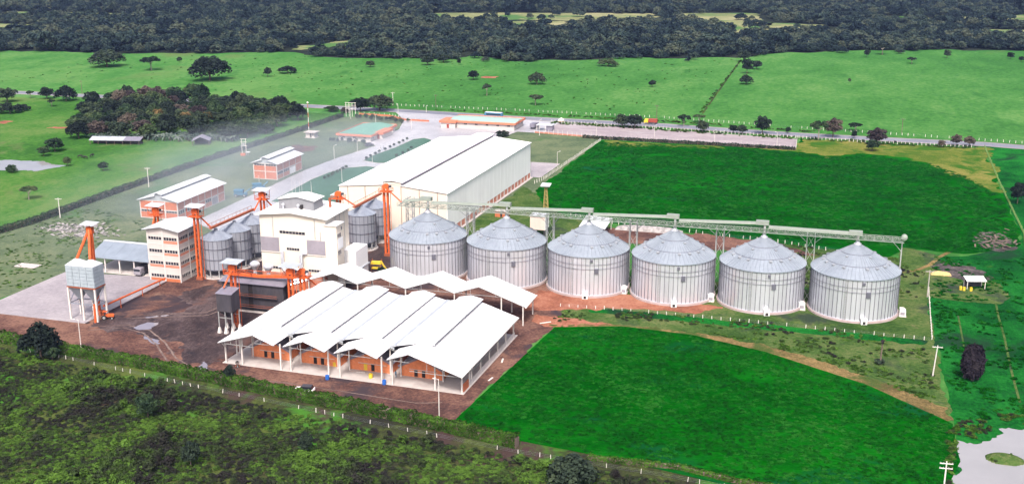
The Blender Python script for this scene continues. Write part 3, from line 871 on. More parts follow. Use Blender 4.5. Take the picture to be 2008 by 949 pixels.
# stair block on the right side
sb = MB().box(w1 + .002, w1 + 3.2, 0, 4.3, 0, 19.0).build('stair_block', M['cream'], ml)
MB().box(w1 - .4, w1 + 3.5, -.35, 4.6, 19.0, 19.25).build('roof_slab', M['white'], sb)
window(ml, .4, 2.6, 15.6, 16.7, w1 + 3.2, 3, 'right'); window(ml, .3, 2.4, 10.9, 12.0, w1 + 3.2, 3, 'right'); window(ml, 2.6, 3.5, 17.3, 18.2, w1 + 3.2, 1, 'right')
MB().box(w1 + 3.2, w1 + 3.26, .6, 3.8, 12.3, 15.3).build('pale_panel', M['cool_wall'], ml)
for y in (6.2, 9.0, 11.8): MB().box(w1, w1 + .08, y - .1, y + .1, 6, 20.2).build('side_rib', M['steel'], ml)
MB().box(w1 + .002, w1 + 4.2, 9.5, 17.5, 0, 9.5).build('side_annex', M['cool_wall'], ml)
MB().box(w1 - .2, w1 + 4.6, 4.4, 18, 3.8, 4.1).build('dock_roof', M['grey_roof'], ml)
# box on the roof
rbx = MB().prism([(-6.1, 20.9), (4.3, 20.9), (4.3, 24.1), (-.4, 25.0), (-6.1, 24.1)], 4.5, 10.2, 'y').build('roof_box', M['boxgrey'], ml)
for s in (-1, 1): put('roof_sheet', roof_strip(-.4 + s * 5.8 if s < 0 else 4.8, 24.25, -.4, 25.2, 6.6, M['white'], 'mill_box_sheet', .1), rbx, (0, 4.0, 0))
for x in (-4.3, .2): MB().lathe([(.22, 21.4), (.22, 22.6), (.42, 22.7), (.42, 23.1), (.01, 23.35)], 12, cx=x, cy=3.6).build('roof_vent', M['galv'], ml)
MB().box(.7, 1.25, 3.7, 4.5, 21.1, 23.0).build('roof_hatch', M['dark'], ml)
MB().lathe([(.35, 21.3), (.35, 23.6), (.5, 23.7), (.01, 24.0)], 10, cx=6.3, cy=10.5).build('chimney', M['rust'], ml)
# ducts in front
du = MB()
for pts in ([(-3.2, -.5, 11.0), (-3.2, -.6, 6.6), (-2.0, -1.2, 5.6), (-.4, -1.6, 5.2)], [(4.0, -.3, 10.9), (2.8, -.8, 11.0), (2.6, -1.0, 10.4), (2.6, -1.2, 5.2)], [(-.6, -1.4, 6.6), (3.4, -1.4, 6.3), (5.0, -2.2, 5.8), (4.8, -3.4, 5.0), (1.5, -4.8, 4.2), (-3.5, -6.5, 3.2)], [(5.2, -3.4, 4.4), (1.6, -5.6, 3.4), (-2.5, -7.4, 2.4)]):
    for a, b in zip(pts[:-1], pts[1:]): du.tube(a, b, .45, .45, 10)
du.build('duct', M['galv'], ml)

# cyclone stacks in front of the mill
for x, y, lab in ((-38.6, -30.5, 'left funnel-topped cyclone stack in front of the mill'), (-34.0, -31.5, 'right funnel-topped cyclone stack in front of the mill')):
    t = thing('cyclone_stack', lab, 'stack', (x, y, 0), 0, 'funnel-topped stacks')
    MB().lathe([(.5, 0), (.5, 6.0), (1.35, 7.4), (1.35, 7.9), (.6, 8.5), (.01, 8.55)], 18).build('cyclone', M['galv'], t)
    MB().tube((.1, -.5, 0), (.1, -.5, 5.2), .28, .28, 8).build('pipe', M['rust'], t)
t = thing('cyclone_stack', 'short rusty pipe stack near the mill base windows', 'stack', (-31.2, -32.5, 0))
MB().lathe([(.35, 0), (.35, 3.8), (.65, 4.3), (.65, 4.8), (.01, 5.1)], 12).build('cyclone', M['rust'], t)

# ------------------------------------------------------------------ four-storey building
tw = thing('office_tower', 'four-storey brick and plaster building with white low gable roof', 'building', (-67, -30, 0))
a0, a1, td, te = -4.85, 4.85, 10.2, 14.8
MB().prism([(a0, 0), (a1, 0), (a1, te), (0, te + .9), (a0, te)], 0, td, 'y').build('wall', M['plaster'], tw)
for x in (a0, -.02, a1):
    MB().box(x - .16, x + .16, -.1, .0, 0, te).build('column', M['frame'], tw)
for y in (.15, td / 2, td - .15):
    MB().box(a1, a1 + .1, y - .16, y + .16, 0, te).build('column', M['frame'], tw)
for z in (3.9, 7.35, 10.75):
    MB().box(a0, a1, -.08, 0, z - .12, z + .12).build('floor_band', M['frame'], tw); MB().box(a1, a1 + .08, 0, td, z - .12, z + .12).build('floor_band', M['frame'], tw)
for fl, (z, left, right) in enumerate(((.55, 0, 0), (4.95, 1, 1), (8.35, 0, 1), (11.95, 0, 1))):
    zz = z if fl else 1.2
    for hx, has in ((a0 + .3, left), (.3, right)):
        window(tw, hx, hx + 4.2, zz, zz + .85, 0, 5)
        if has: MB().box(hx - .1, hx + 4.3, -.05, 0, zz - 1.0, zz - .18).build('brick_panel', M['brickpale'], tw)
    for hy in (.5, td / 2 + .3):
        window(tw, hy, hy + 4.2, zz, zz + .95, a1, 5, 'right')
        if fl: MB().box(a1, a1 + .05, hy - .1, hy + 4.3, zz - 1.0, zz - .18).build('brick_panel', M['brickpale'], tw)
MB().box(a0 - .03, a1, -.06, 0, .05, .9).build('brick_panel', M['brick'], tw)
for s in (-1, 1):
    for k in range(4):
        put('roof_sheet', roof_strip(s * (a1 + 1.0), te + .05, 0, te + 1.15, (td + 2.2) / 4, M['pale_roof'], 'tower_roof_sheet', .12), tw, (0, -1.1 + k * (td + 2.2) / 4, 0))


# ------------------------------------------------------------------ framed brick halls
def framed_hall(label, x0, x1, y0, y1, ez, rz, nf, ns, low, brick):
    t = thing('brick_hall', label, 'building', ((x0 + x1) / 2, y0, 0))
    h = (x1 - x0) / 2; d = y1 - y0
    MB().prism([(-h + .1, 0), (h - .1, 0), (h - .1, ez - .2), (0, rz - .35), (-h + .1, ez - .2)], .1, d - .1, 'y').build('inner_wall', M['plaster'], t)
    zs = [0, ez * .5, ez]
    for i in range(nf + 1):
        x = -h + 2 * h * i / nf
        MB().box(x - .18, x + .18, -.06, .12, 0, ez).build('column', M['frame'], t)
    for i in range(ns + 1):
        y = d * i / ns
        MB().box(h - .12, h + .06, y - .18, y + .18, 0, ez).build('column', M['frame'], t)
    for z in (ez * .5, ez - .15, .1):
        MB().box(-h, h, -.05, .1, z - .14, z + .14).build('beam', M['frame'], t); MB().box(h - .1, h + .05, 0, d, z - .14, z + .14).build('beam', M['frame'], t)
    for i in range(nf):
        xa, xb = -h + 2 * h * i / nf + .18, -h + 2 * h * (i + 1) / nf - .18
        up0 = ez * .5 + .14
        MB().box(xa, xb, 0, .1, up0, ez - (1.1 if low == 'b' else .3)).build('brick_panel', brick, t)
        if low == 'b':
            window(t, xa + .1, xb - .1, ez - 1.0, ez - .35, .1, 4)
            MB().box(xa, xb, 0, .1, .24, ez * .5 - .14).build('brick_panel', brick, t)
        else:
            MB().box(xa, xb, 0, .1, .24, ez * .5 - 1.0).build('brick_panel', brick, t); window(t, xa + .1, xb - .1, ez * .5 - .85, ez * .5 - .25, .1, 4)
    for i in range(ns):
        ya, yb = d * i / ns + .18, d * (i + 1) / ns - .18
        MB().box(h - .1, h, ya, yb, ez * .5 + .14, ez - .3).build('brick_panel', M['brickpale'], t)
        if i in (ns - 2,):
            MB().box(h - .1, h + .02, ya + .3, yb - .3, .1, 2.6).build('door', M['cool_wall'] if low == 'b' else M['greyp'], t)
        elif i < 2 or i == ns - 3:
            window(t, ya + .1, yb - .1, ez * .5 - 1.3, ez * .5 - .25, h - .1, 3, 'right'); MB().box(h - .1, h, ya, yb, .24, ez * .5 - 1.45).build('brick_panel', M['brickpale'], t)
        else:
            MB().box(h - .1, h, ya, yb, .24, ez * .5 - .14).build('brick_panel', M['brickpale'], t)
    # gable end in grey sheet
    MB().prism([(-h, ez + .05), (h, ez + .05), (0, rz - .1)], -.1, .1, 'y').build('gable_panel', M['grey_roof'], t)
    nk = max(3, int(d / 5)); ww = (d + 1.6) / nk
    sl = (rz - ez) / h
    for s in (-1, 1):
        me = roof_strip(s * (h + .9), ez - .05, s * 1.1, rz - sl * 1.1, ww, M['pale_roof'], 'hall_roof_sheet', .1)
        mm = roof_strip(s * 1.9, rz + .25, 0, rz + .75, ww, M['pale_roof'], 'hall_monitor_sheet', .08)
        for k in range(nk):
            put('roof_sheet', me, t, (0, -.8 + k * ww, 0))
            if k < nk - 1 or True: put('monitor_sheet', mm, t, (0, -.8 + k * ww, 0))
    MB().box(-1.3, 1.3, -.05, d + .05, rz - .5, rz + .28).build('monitor_side', M['grey_roof'], t)
    return t


framed_hall('long brick hall with white ridge-vent roof beside the service road', -115.7, -101.3, 30, 60, 6.3, 8.3, 3, 7, 'a', M['brick'])
framed_hall('short two-storey brick hall farther up beside the service road', -109, -99, 95.5, 116.5, 6.4, 8.2, 2, 4, 'b', M['brick'])


# ------------------------------------------------------------------ low offices with terracotta fascia
def low_office(label, x0, x1, y0, y1, h, roofmat, wing, name='office_building'):
    t = thing(name, label, 'building', ((x0 + x1) / 2, y0, 0))
    a = (x1 - x0) / 2; d = y1 - y0
    MB().box(-a, a, 0, d, 0, h - .9).build('wall', M['plaster'], t)
    fas = MB()
    for (p, q, r, s) in ((-a - .9, a + .9, -.9, -.6), (-a - .9, a + .9, d + .6, d + .9), (-a - .9, -a - .6, -.6, d + .6), (a + .6, a + .9, -.6, d + .6)): fas.box(p, q, r, s, h - 1.0, h)
    fas.build('fascia', M['tileband'], t)
    MB().box(-a - .6, a + .6, -.6, d + .6, h - 1.0, h - .8).build('soffit', M['plaster'], t)
    if d > 2 * a:
        prof = [(-a - .4, h - .3), (a + .4, h - .3), (0, h + .5)]; MB().prism(prof, -.4, d + .4, 'y').build('roof', roofmat, t)
    else:
        MB().prism([(-.4, h - .3), (d + .4, h - .3), (d / 2, h + .35)], -a - .4, a + .4, 'x').build('roof', roofmat, t)
    if wing:
        wx0, wx1, wy0, wy1 = wing
        wb = MB().box(wx0, wx1, wy0, wy1, 0, h - 1.1).build('wing', M['plaster'], t)
        MB().box(wx0 - .6, wx1 + .6, wy0 - .6, wy1 - .01, h - 1.15, h - .15).build('wing_fascia', M['tileband'], wb)
        MB().box((wx0 + wx1) / 2 - .6, (wx0 + wx1) / 2 + .6, wy0 - .04, wy0 - .01, .1, 2.1).build('door', M['red'], wb)
    n = max(3, int(2 * a / 5))
    for k in range(n):
        x = -a + 2 * a * (k + .5) / n
        window(t, x - .7, x + .7, h - 2.0, h - 1.3, 0, 2)
    ms = max(3, int(d / 5))
    for k in range(ms):
        y = d * (k + .5) / ms
        window(t, y - .7, y + .7, h - 2.2, h - 1.2, a, 2, 'right')
    return t


low_office('low office with teal green roof and terracotta fascia left of the service road', -112, -96, 179.5, 209, 3.4, M['greenroof'], (6.5, 10.5, 8, 20))
low_office('long low gatehouse office with pale green roof behind the warehouse', -74, -41, 226, 242, 3.9, M['palegreenroof'], (-20.5, -13, -2.0, 8))
t = thing('guard_hut', 'small white hut with flat slab roof at the foot of the mast', 'hut', (-127.2, 181, 0))
MB().box(-2.2, 2.2, 0, 3.6, .15, 2.5).build('wall', M['plaster'], t)
MB().box(-3.0, 3.0, -.8, 4.4, 2.5, 2.75).build('roof_slab', M['concrete'], t)
MB().box(-2.8, 2.8, -.6, 4.2, 0, .15).build('plinth', M['concrete'], t)
MB().box(-.1, .7, -.03, 0, .2, 2.1).build('door', M['dark'], t)
window(t, 1.0, 1.8, 1.2, 2.0, 0, 2)

# ------------------------------------------------------------------ brick drying sheds under white roofs
ds = thing('drying_sheds', 'row of four joined white gable roofs over orange brick chambers', 'shed', (2.140, -0.541, 0), R(-1.5))
C4 = [-10.6, 1.9, 14.3, 26.7]
VAL = [-19.6, -4.35, 8.1, 20.5, 38.7]
ZR = 8.7
MB().box(-20.2, 38.2, -79.6, -42, 0, .16).build('floor_slab', M['concrete'], ds)
YF, YM, YB = -82.0, -75.0, -42.8
NS = 8
for b in range(4):
    for s in (-1, 1):
        outer = (b == 0 and s < 0) or (b == 3 and s > 0)
        xe = VAL[b] if s < 0 else VAL[b + 1]
        hw = abs(xe - C4[b])
        ms = .31 if outer else .22
        ps = .31 if outer else .36
        pw = hw if outer else 5.1
        wv = (YB - YM) / NS
        me = roof_strip(xe, ZR - ms * hw, C4[b], ZR, wv, M['shed_roof'], 'shed_roof_sheet', .1)
        mm = roof_strip(C4[b] + s * 3.1, ZR + .72 - .22 * 3.1, C4[b], ZR + .72, wv, M['shed_roof'], 'shed_monitor_sheet', .08)
        for k in range(NS):
            put('roof_sheet', me, ds, (0, YM + k * wv, 0)); put('monitor_sheet', mm, ds, (0, YM + .6 + k * (wv - .1), 0))
        wf = (YM - YF) / 2
        pe = roof_strip(C4[b] + s * pw, ZR - .02 - ps * pw, C4[b], ZR - .02, wf, M['shed_roof'], 'shed_porch_sheet', .1)
        for k in range(2): put('porch_sheet', pe, ds, (0, YF + k * wf, 0))
        # front truss under the porch edge
        tr = MB()
        z1 = ZR - .3 - ps * pw
        tr.bar((C4[b], YF + .6, ZR - .3), (C4[b] + s * pw, YF + .6, z1), .14); tr.bar((C4[b], YM - .1, ZR - .3), (C4[b] + s * hw, YM - .1, ZR - .3 - ps * hw), .14)
        tr.bar((C4[b], YF + .6, z1), (C4[b] + s * pw, YF + .6, z1), .1)
        for q in (.33, .66): tr.bar((C4[b] + s * pw * q, YF + .6, z1), (C4[b] + s * pw * q, YF + .6, ZR - .3 - ps * pw * q), .08)
        tr.build('truss', M['steel'], ds)
    if b < 3: MB().prism([(C4[b] + 1.2, ZR - .22 * 1.2 - .1), (VAL[b + 1] - .05, ZR - .22 * 6.15 - .1), (VAL[b + 1] - .05, ZR - .36 * 6.15 - .1), (C4[b] + 1.2, ZR - .36 * 1.2 - .12)], YM - .06, YM - .02, 'y').build('gap_shade_panel', M['grey_roof'], ds)  # grey panel added to give the dark gap a lighter shaded tone
    # louvre under the raised ridge
    for s in (-1, 1): MB().box(C4[b] + s * 2.5 - .05, C4[b] + s * 2.5 + .05, YM + .8, YB - .8, ZR - .6, ZR - .03).build('monitor_side', M['greyp'], ds)
    MB().prism([(C4[b] - 3.0, ZR - .5), (C4[b] + 3.0, ZR - .5), (C4[b] + 3.0, ZR + .0), (C4[b], ZR + .6), (C4[b] - 3.0, ZR + .0)], YM + .65, YM + .75, 'y').build('monitor_end', M['pale_roof'], ds)
    # brick chamber below
    bx0 = [-15.9, -3.2, 8.9, 21.2][b]; bx1 = [-6.2, 6.4, 19.2, 31.2][b]; bc = (bx0 + bx1) / 2
    ch = MB().prism([(bx0, .17), (bx1, .17), (bx1, 2.3), (bc, 4.75), (bx0, 2.3)], -74, -45, 'y').build('brick_chamber', M['brick_lit'], ds)
    MB().box(bx0 + 2.2, bx1 - 1.2, -74.06, -74.003, 1.85, 1.97).build('lintel', M['frame'], ch)
    for j, dx in enumerate((-.9, .9)):
        col = M['dark'] if (b, j) not in ((2, 0),) else M['yellow']
        MB().box(bc - .3 + dx - .4, bc - .3 + dx + .4, -74.05, -74.003, .3, 1.8).build('doorway', col, ch)
    if b == 1: MB().box(bx1 - 1.6, bx1 - .9, -74.05, -74.003, .2, 1.2).build('hatch', M['yellow'], ch)
    for s in (-1, 1):
        MB().bar((bc, -74.15, 4.95), (bc + s * (bx1 - bx0 + .7) / 2, -74.15, 2.32), .22, .5).build('roof_edge', M['blackroof'], ch)
        put('chamber_roof', roof_strip(bc + s * (bx1 - bx0 + .5) / 2, 2.45, bc, 4.95, 29.2, M['blackroof'], 'chamber_roof', .08, 3), ch, (0, -74.2, 0))
for b in range(3): MB().hexa([(VAL[b + 1] - .35, YM - .3, ZR - 1.45), (VAL[b + 1] + .35, YM - .3, ZR - 1.45), (VAL[b + 1] + .35, YB + .3, ZR - 1.45), (VAL[b + 1] - .35, YB + .3, ZR - 1.45)], [(VAL[b + 1] - .45, YM - .3, ZR - 1.22), (VAL[b + 1] + .45, YM - .3, ZR - 1.22), (VAL[b + 1] + .45, YB + .3, ZR - 1.22), (VAL[b + 1] - .45, YB + .3, ZR - 1.22)]).build('valley_fold_strip', M['grey_roof'], ds)  # grey strip added to draw the roof fold lost between bright white slopes
for b in range(4):
    for q in range(1, 3): MB().box(C4[b] - .22, C4[b] + .22, YF + (YM - YF) * (q - 1) / 2, YF + (YM - YF) * q / 2 - .05, ZR - .03, ZR + .06).build('ridge_cap', M['pale_roof'], ds)
    MB().box(C4[b] - .22, C4[b] + .22, YM + .6, YB - .4, ZR + .7, ZR + .8).build('ridge_cap', M['pale_roof'], ds)
pm = MB().box(-.15, .15, -.15, .15, 0, 1).mesh('shed_post', M['post'])
for x, z in ((-19.4, 5.3), (-15.2, 6.4), (-5.4, 6.2), (-2.9, 6.2), (6.4, 6.2), (9.2, 6.2), (19.2, 6.2), (21.7, 6.2), (31.6, 6.3), (37.7, 4.6)):
    put('post', pm, ds, (x, -79.2, 0), scale=(1, 1, z)); put('post', pm, ds, (x, -74.6, 0), scale=(.8, .8, z))
for k in range(1, 7):
    y = -79.2 + k * 5.9
    put('post', pm, ds, (37.7, y, 0), scale=(.9, .9, 4.6)); put('post', pm, ds, (-19.4, y, 0), scale=(.9, .9, 5.4))
MB().box(37.6, 37.85, -78.4, -75.4, .16, 1.9).build('brick_panel', M['brick'], ds)
MB().box(37.6, 37.8, -75, -43, .16, 1.15).build('low_wall', M['plaster'], ds)
MB().bar((37.9, -74, 3.2), (37.9, -60, 3.2), .16).build('rail', M['steel'], ds)
MB().bar((-19.6, -80.5, 5.35), (-19.4, -79.4, 4.1), .2).build('downpipe', M['frame'], ds)
MB().box(38.6, 38.85, YF, YB, 4.75, 4.97).build('gutter', M['frame'], ds)

an = thing('annex_roof', 'open white four-gable canopy between the drying sheds and the silos', 'shed', (0, 0, 0))
CA = [-12.4, .9, 14.1, 27.2]; VA = [-20.2, -5.75, 7.5, 20.65, 39.4]
for b in range(4):
    for s in (-1, 1):
        xe = VA[b] if s < 0 else VA[b + 1]
        hw = abs(xe - CA[b])
        me = roof_strip(xe, 9.3 - .345 * hw, CA[b], 9.3, 2.5, M['shed_roof'], 'annex_roof_sheet', .1)
        for k in range(4): put('roof_sheet', me, an, (0, -37 + k * 2.5, 0))
        tr = MB()
        for y in (-36.7, -32, -27.3):
            tr.bar((CA[b], y, 9.1), (xe, y, 9.1 - .345 * hw), .14); tr.bar((CA[b], y, 7.0), (CA[b] + s * min(hw, 6), y, 7.0), .1)
            for q in (.35, .7): tr.bar((CA[b] + s * hw * q, y, 7.0), (CA[b] + s * hw * q, y, 9.1 - .345 * hw * q), .08)
        tr.build('truss', M['steel'], an)
for x, z in ((-19.6, 6.5), (-5.75, 6.8), (7.5, 6.8), (20.65, 6.8), (33, 7.1), (38.6, 5.3)):
    for y in (-36.6, -27.6): put('post', pm, an, (x, y, 0), scale=(.9, .9, z))
MB().box(39.3, 39.6, -37.2, -26.8, 4.85, 5.1).build('gutter', M['frame'], an)
MB().box(-19, 5, -36.4, -36.2, .1, 2.6).build('back_wall', M['pink'], an)


# ------------------------------------------------------------------ orange bucket elevators and conveyors
def elevator(label, x, y, h, canopy=True, spouts=(), rz=0.0, cm='grey_roof', w=.42, lattice=True):
    t = thing('bucket_elevator', label, 'elevator', (x, y, 0), rz, 'orange bucket elevators')
    for s in (-1, 1): MB().box(s * .55 - w / 2, s * .55 + w / 2, -.3, .3, .8, h - .9).build('leg_casing', M['orange'], t)
    MB().prism([(-.9, h - 1.2), (.9, h - 1.2), (1.0, h - .3), (.45, h + .2), (-.45, h + .2), (-1.0, h - .3)], -.5, .5, 'y').build('head', M['orange'], t)
    MB().box(-1.0, 1.0, -.5, .5, 0, .9).build('boot', M['rust'], t)
    MB().box(1.0, 1.7, -.3, .3, h - .8, h - .2).build('motor', M['darksteel'], t)
    pf = MB().box(-1.9, 1.9, -1.3, 1.3, h - 2.1, h - 2.0)
    for px, py in ((-1.85, -1.25), (1.85, -1.25), (1.85, 1.25), (-1.85, 1.25)): pf.bar((px, py, h - 2), (px, py, h - 1), .09)
    for z in (h - 1.5, h - 1.0):
        pf.bar((-1.85, -1.25, z), (1.85, -1.25, z), .08); pf.bar((1.85, -1.25, z), (1.85, 1.25, z), .08); pf.bar((-1.85, 1.25, z), (1.85, 1.25, z), .08); pf.bar((-1.85, -1.25, z), (-1.85, 1.25, z), .08)
    pf.build('platform', M['orange'], t)
    if lattice:
        lt = MB()
        for k in range(int(h / 1.6) - 1):
            lt.bar((-.3, -.34, 1 + k * 1.6), (.3, -.34, 1 + k * 1.6), .1)
        lt.bar((-1.15, .7, 0), (-1.15, .7, h - 2), .12); lt.bar((1.15, .7, 0), (1.15, .7, h - 2), .12)
        lt.build('bracing', M['orange'], t)
    if canopy:
        for px, py in ((-1.2, -1), (1.2, -1), (1.2, 1), (-1.2, 1)): pass
        cn = MB().hexa([(-2.4, -1.8, h + .75), (2.4, -1.8, h + .75), (2.4, 1.8, h + 1.0), (-2.4, 1.8, h + 1.0)], [(-2.4, -1.8, h + .87), (2.4, -1.8, h + .87), (2.4, 1.8, h + 1.12), (-2.4, 1.8, h + 1.12)]).build('canopy', M[cm], t)
        cp = MB()
        for px in (-1.85, 1.85):
            for py in (-1.25, 1.25): cp.bar((px, py, h - 1), (px, py, h + .9), .1)
        cp.build('canopy_post', M['orange'], cn)
    for p in spouts:
        MB().tube((0, 0, h - .9), (p[0] - x, p[1] - y, p[2]), .22, .22, 8).build('spout', M['orange'], t)
    return t


elevator('orange elevator with grey canopy between the four-storey building and the front bin', -58.6, -26, 20.4, True, [(-56, -22.8, 14.6)], cm='pale_roof')
elevator('orange elevator head with pale canopy behind the four-storey building roof', -79.5, -14.0, 16.4, True, [(-80.2, -17.5, 7)], cm='pale_roof')
elevator('orange elevator with canopy behind the left corner of the white mill', -54.6, 4.0, 18.6, True, [(-54.6, -1.2, 14.2), (-52, 8, 12)], cm='pale_roof')
elevator('short-looking orange elevator head behind the right side of the white mill roof', -33.3, 12.0, 18.4, False, [(-28.6, 14.0, 13.9)])
elevator('tallest orange elevator standing free between the mill and the first silo', -17.2, 10.6, 22.0, False, [(-11.4, 9.0, 17.2)], w=.55)
elevator('orange elevator with grey canopy rising beside the dark hopper', -29.4, -57.2, 15.9, True, [(-30.4, -60.2, 10.9), (-31.4, -45, 9.9)])
elevator('orange elevator with grey canopy at the right end of the dark dryer', -19.6, -46.4, 12.6, True, [(-22, -44.5, 9.6)])
elevator('second orange elevator close behind the dryer end elevator', -17.8, -43.6, 11.8, False, [(-15.5, -38, 5)])


def trough(label, pts, mat, hd=True, w=.7, h=.6):
    t = thing('conveyor', label, 'conveyor', (0, 0, 0))
    for a, b in zip(pts[:-1], pts[1:]):
        MB().bar(a, b, w, h).build('trough', mat, t)
        r = MB()
        a_, b_ = Vector(a), Vector(b)
        sv = (b_ - a_).cross(Vector((0, 0, 1))).normalized() * (w * .5 + .45)
        n = max(2, int((b_ - a_).length / 2))
        for s in (-1,):
            r.bar(a_ + sv * s + Vector((0, 0, 1.0)), b_ + sv * s + Vector((0, 0, 1.0)), .08)
            for k in range(n + 1):
                q = a_.lerp(b_, k / n) + sv * s
                r.bar(q, q + Vector((0, 0, 1.0)), .07)
            r.bar(a_ + sv * s * .75, b_ + sv * s * .75, .5, .06)
        r.build('walkway', mat, t)
    return t


trough('red-orange conveyor crossing the tops of the three left bins', [(-55.8, -23.5, 14.5), (-55, -.5, 14.5)], M['rust'])
trough('rusty conveyor crossing the tops of the pair of bins', [(-28.2, 12.0, 14.0), (-27.6, 31, 14.0)], M['rust'])
trough('bright orange conveyor lying along the roof of the dark dryer', [(-38.6, -44.4, 9.2), (-29.5, -44.4, 9.2), (-19.4, -44.4, 9.9)], M['orange'], w=1.0)
t = thing('screw_conveyor', 'thin orange screw conveyor lying low from the twin bins to the four-storey building', 'conveyor')
MB().tube((-65, -60.5, 3.0), (-66.2, -31.5, 1.4), .25, .25, 8).build('tube', M['orange'], t)
for q in (.25, .6, .9): MB().bar((-65 - 1.2 * q, -60.5 + 29 * q, 0), (-65 - 1.2 * q, -60.5 + 29 * q, 3 - 1.6 * q), .15).build('prop', M['orange'], t)

# ------------------------------------------------------------------ twin overhead bins
tb = thing('twin_load_bin', 'pale blue-white twin hopper bin on tall legs at the concrete slab', 'bin', (-68.1, -62.4, 0))
hx, hy = 4.0, 2.05
MB().box(-hx + .06, hx - .06, -hy + .06, hy - .06, 8.9, 14.3).build('inner_wall', M['galvdark'], tb)
pf_ = MB().box(.05, 1.95, -.06, .06, .045, .855).mesh('bin_panel', M['binwhite'] if 'binwhite' in M else M['pale_roof'])
for r_ in range(6):
    z = 8.95 + r_ * .9
    for c in range(4):
        put('panel', pf_, tb, (-hx + c * 2, -hy, z)); put('panel', pf_, tb, (-hx + c * 2, hy, z))
    for c in range(2):
        put('panel', pf_, tb, (hx, -hy + c * 2.05, z), (0, 0, R(90)), (1.025, 1, 1)); put('panel', pf_, tb, (-hx, -hy + c * 2.05, z), (0, 0, R(90)), (1.025, 1, 1))
for cx_ in (-2, 2):
    MB().add([(cx_ - 2.05, -hy - .1, 14.35), (cx_ + 2.05, -hy - .1, 14.35), (cx_ + 2.05, hy + .1, 14.35), (cx_ - 2.05, hy + .1, 14.35), (cx_ - .3, -.3, 15.7), (cx_ + .3, -.3, 15.7), (cx_ + .3, .3, 15.7), (cx_ - .3, .3, 15.7)],
             [(0, 1, 5, 4), (1, 2, 6, 5), (2, 3, 7, 6), (3, 0, 4, 7), (4, 5, 6, 7), (0, 3, 2, 1)]).build('roof', M['pale_roof'], tb)
    MB().add([(cx_ - 1.98, -hy, 8.8), (cx_ + 1.98, -hy, 8.8), (cx_ + 1.98, hy, 8.8), (cx_ - 1.98, hy, 8.8), (cx_ - .3, -.3, 5.0), (cx_ + .3, -.3, 5.0), (cx_ + .3, .3, 5.0), (cx_ - .3, .3, 5.0)],
             [(0, 4, 5, 1), (1, 5, 6, 2), (2, 6, 7, 3), (3, 7, 4, 0), (4, 7, 6, 5)]).build('hopper', M['galvroof'], tb)
MB().box(-hx - .12, hx + .12, -hy - .12, hy + .12, 8.62, 8.86).build('ring_beam', M['rust'], tb)
for x in (-hx + .1, 0, hx - .1):
    for y in (-hy + .1, hy - .1): MB().box(x - .2, x + .2, y - .2, y + .2, 0, 8.6).build('leg', M['post'], tb)
bb = MB()
for y in (-hy + .1, hy - .1): bb.bar((-hx, y, 4.4), (hx, y, 4.4), .22)
for x in (-hx + .1, hx - .1): bb.bar((x, -hy, 4.4), (x, hy, 4.4), .22); bb.bar((x, -hy, 4.4), (x, hy, 8.6), .15)
bb.build('bracing', M['galvdark'], tb)
et = thing('bucket_elevator', 'orange elevator head with two spouts forking down onto the twin bin', 'elevator', (-67.6, -59.4, 0), 0, 'orange bucket elevators')
for s in (-1, 1): MB().box(s * .4 - .22, s * .4 + .22, -.25, .25, 0, 22).build('leg_casing', M['orange'], et)
MB().box(-.8, .8, -.5, .5, 21.5, 23.2).build('head', M['orange'], et)
for px in (-2.5, 1.5): MB().tube((0, -.4, 22.6), (px, -3.0, 15.4), .36, .36, 8).build('spout', M['orange'], et)
MB().hexa([(-2, -1.4, 23.9), (2, -1.4, 23.9), (2, 1.4, 24.2), (-2, 1.4, 24.2)], [(-2, -1.4, 24), (2, -1.4, 24), (2, 1.4, 24.3), (-2, 1.4, 24.3)]).build('canopy', M['pale_roof'], et)
MB().box(-1.2, 1.2, -.8, .8, 0, 1.2).build('boot', M['rust'], et)
MB().bar((0, 0, 22), (0, 0, 24), .2).build('canopy_post', M['orange'], et)
MB().tube((3.0, -5.4, 0), (3.0, -5.2, 4.8), .28, .28, 8).build('intake_pipe', M['orange'], et)

# ------------------------------------------------------------------ dark dryer and hopper
dr = thing('grain_dryer', 'dark corrugated steel dryer block under an orange conveyor', 'dryer', (-39.3, -46.5, 0))
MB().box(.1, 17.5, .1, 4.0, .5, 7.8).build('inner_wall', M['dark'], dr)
dm = MB()
dm.box(.03, 1.22, 0, .1, .6, 7.7)
for q in (.3, .62, .94): dm.box(q - .04, q + .04, -.07, 0, .6, 7.7)
dm = dm.mesh('dryer_panel', M['darksteel'])
for k in range(14):
    if k in (6,): continue
    put('wall_panel', dm, dr, (k * 1.255, 0, 0)); put('wall_panel', dm, dr, (k * 1.255, 4.0, 0))
for k in range(3): put('wall_panel', dm, dr, (17.5, k * 1.3 + .1, 0), (0, 0, R(90)))
put('roof_sheet', MB().hexa([(-.5, -.6, 7.75), (18, -.6, 7.75), (18, 4.6, 8.3), (-.5, 4.6, 8.3)], [(-.5, -.6, 7.87), (18, -.6, 7.87), (18, 4.6, 8.42), (-.5, 4.6, 8.42)]).mesh('dryer_roof', M['blackroof']), dr)
for z in (4.6, 1.7):
    MB().box(3.5, 16, -.75, -.1, z - .35, z - .3).build('walkway', M['darksteel'], dr); MB().bar((3.5, -.75, z + .5), (16, -.75, z + .5), .08).build('rail', M['rust'], dr); MB().bar((3.5, -.75, z), (16, -.75, z), .08).build('rail', M['rust'], dr)
MB().box(-.3, 17.9, -.4, 4.4, 0, .5).build('plinth', M['concrete'], dr)
hp = thing('dark_hopper', 'dark box hopper on pale concrete-footed legs beside the drying sheds', 'hopper', (-29.2, -60.6, 0))
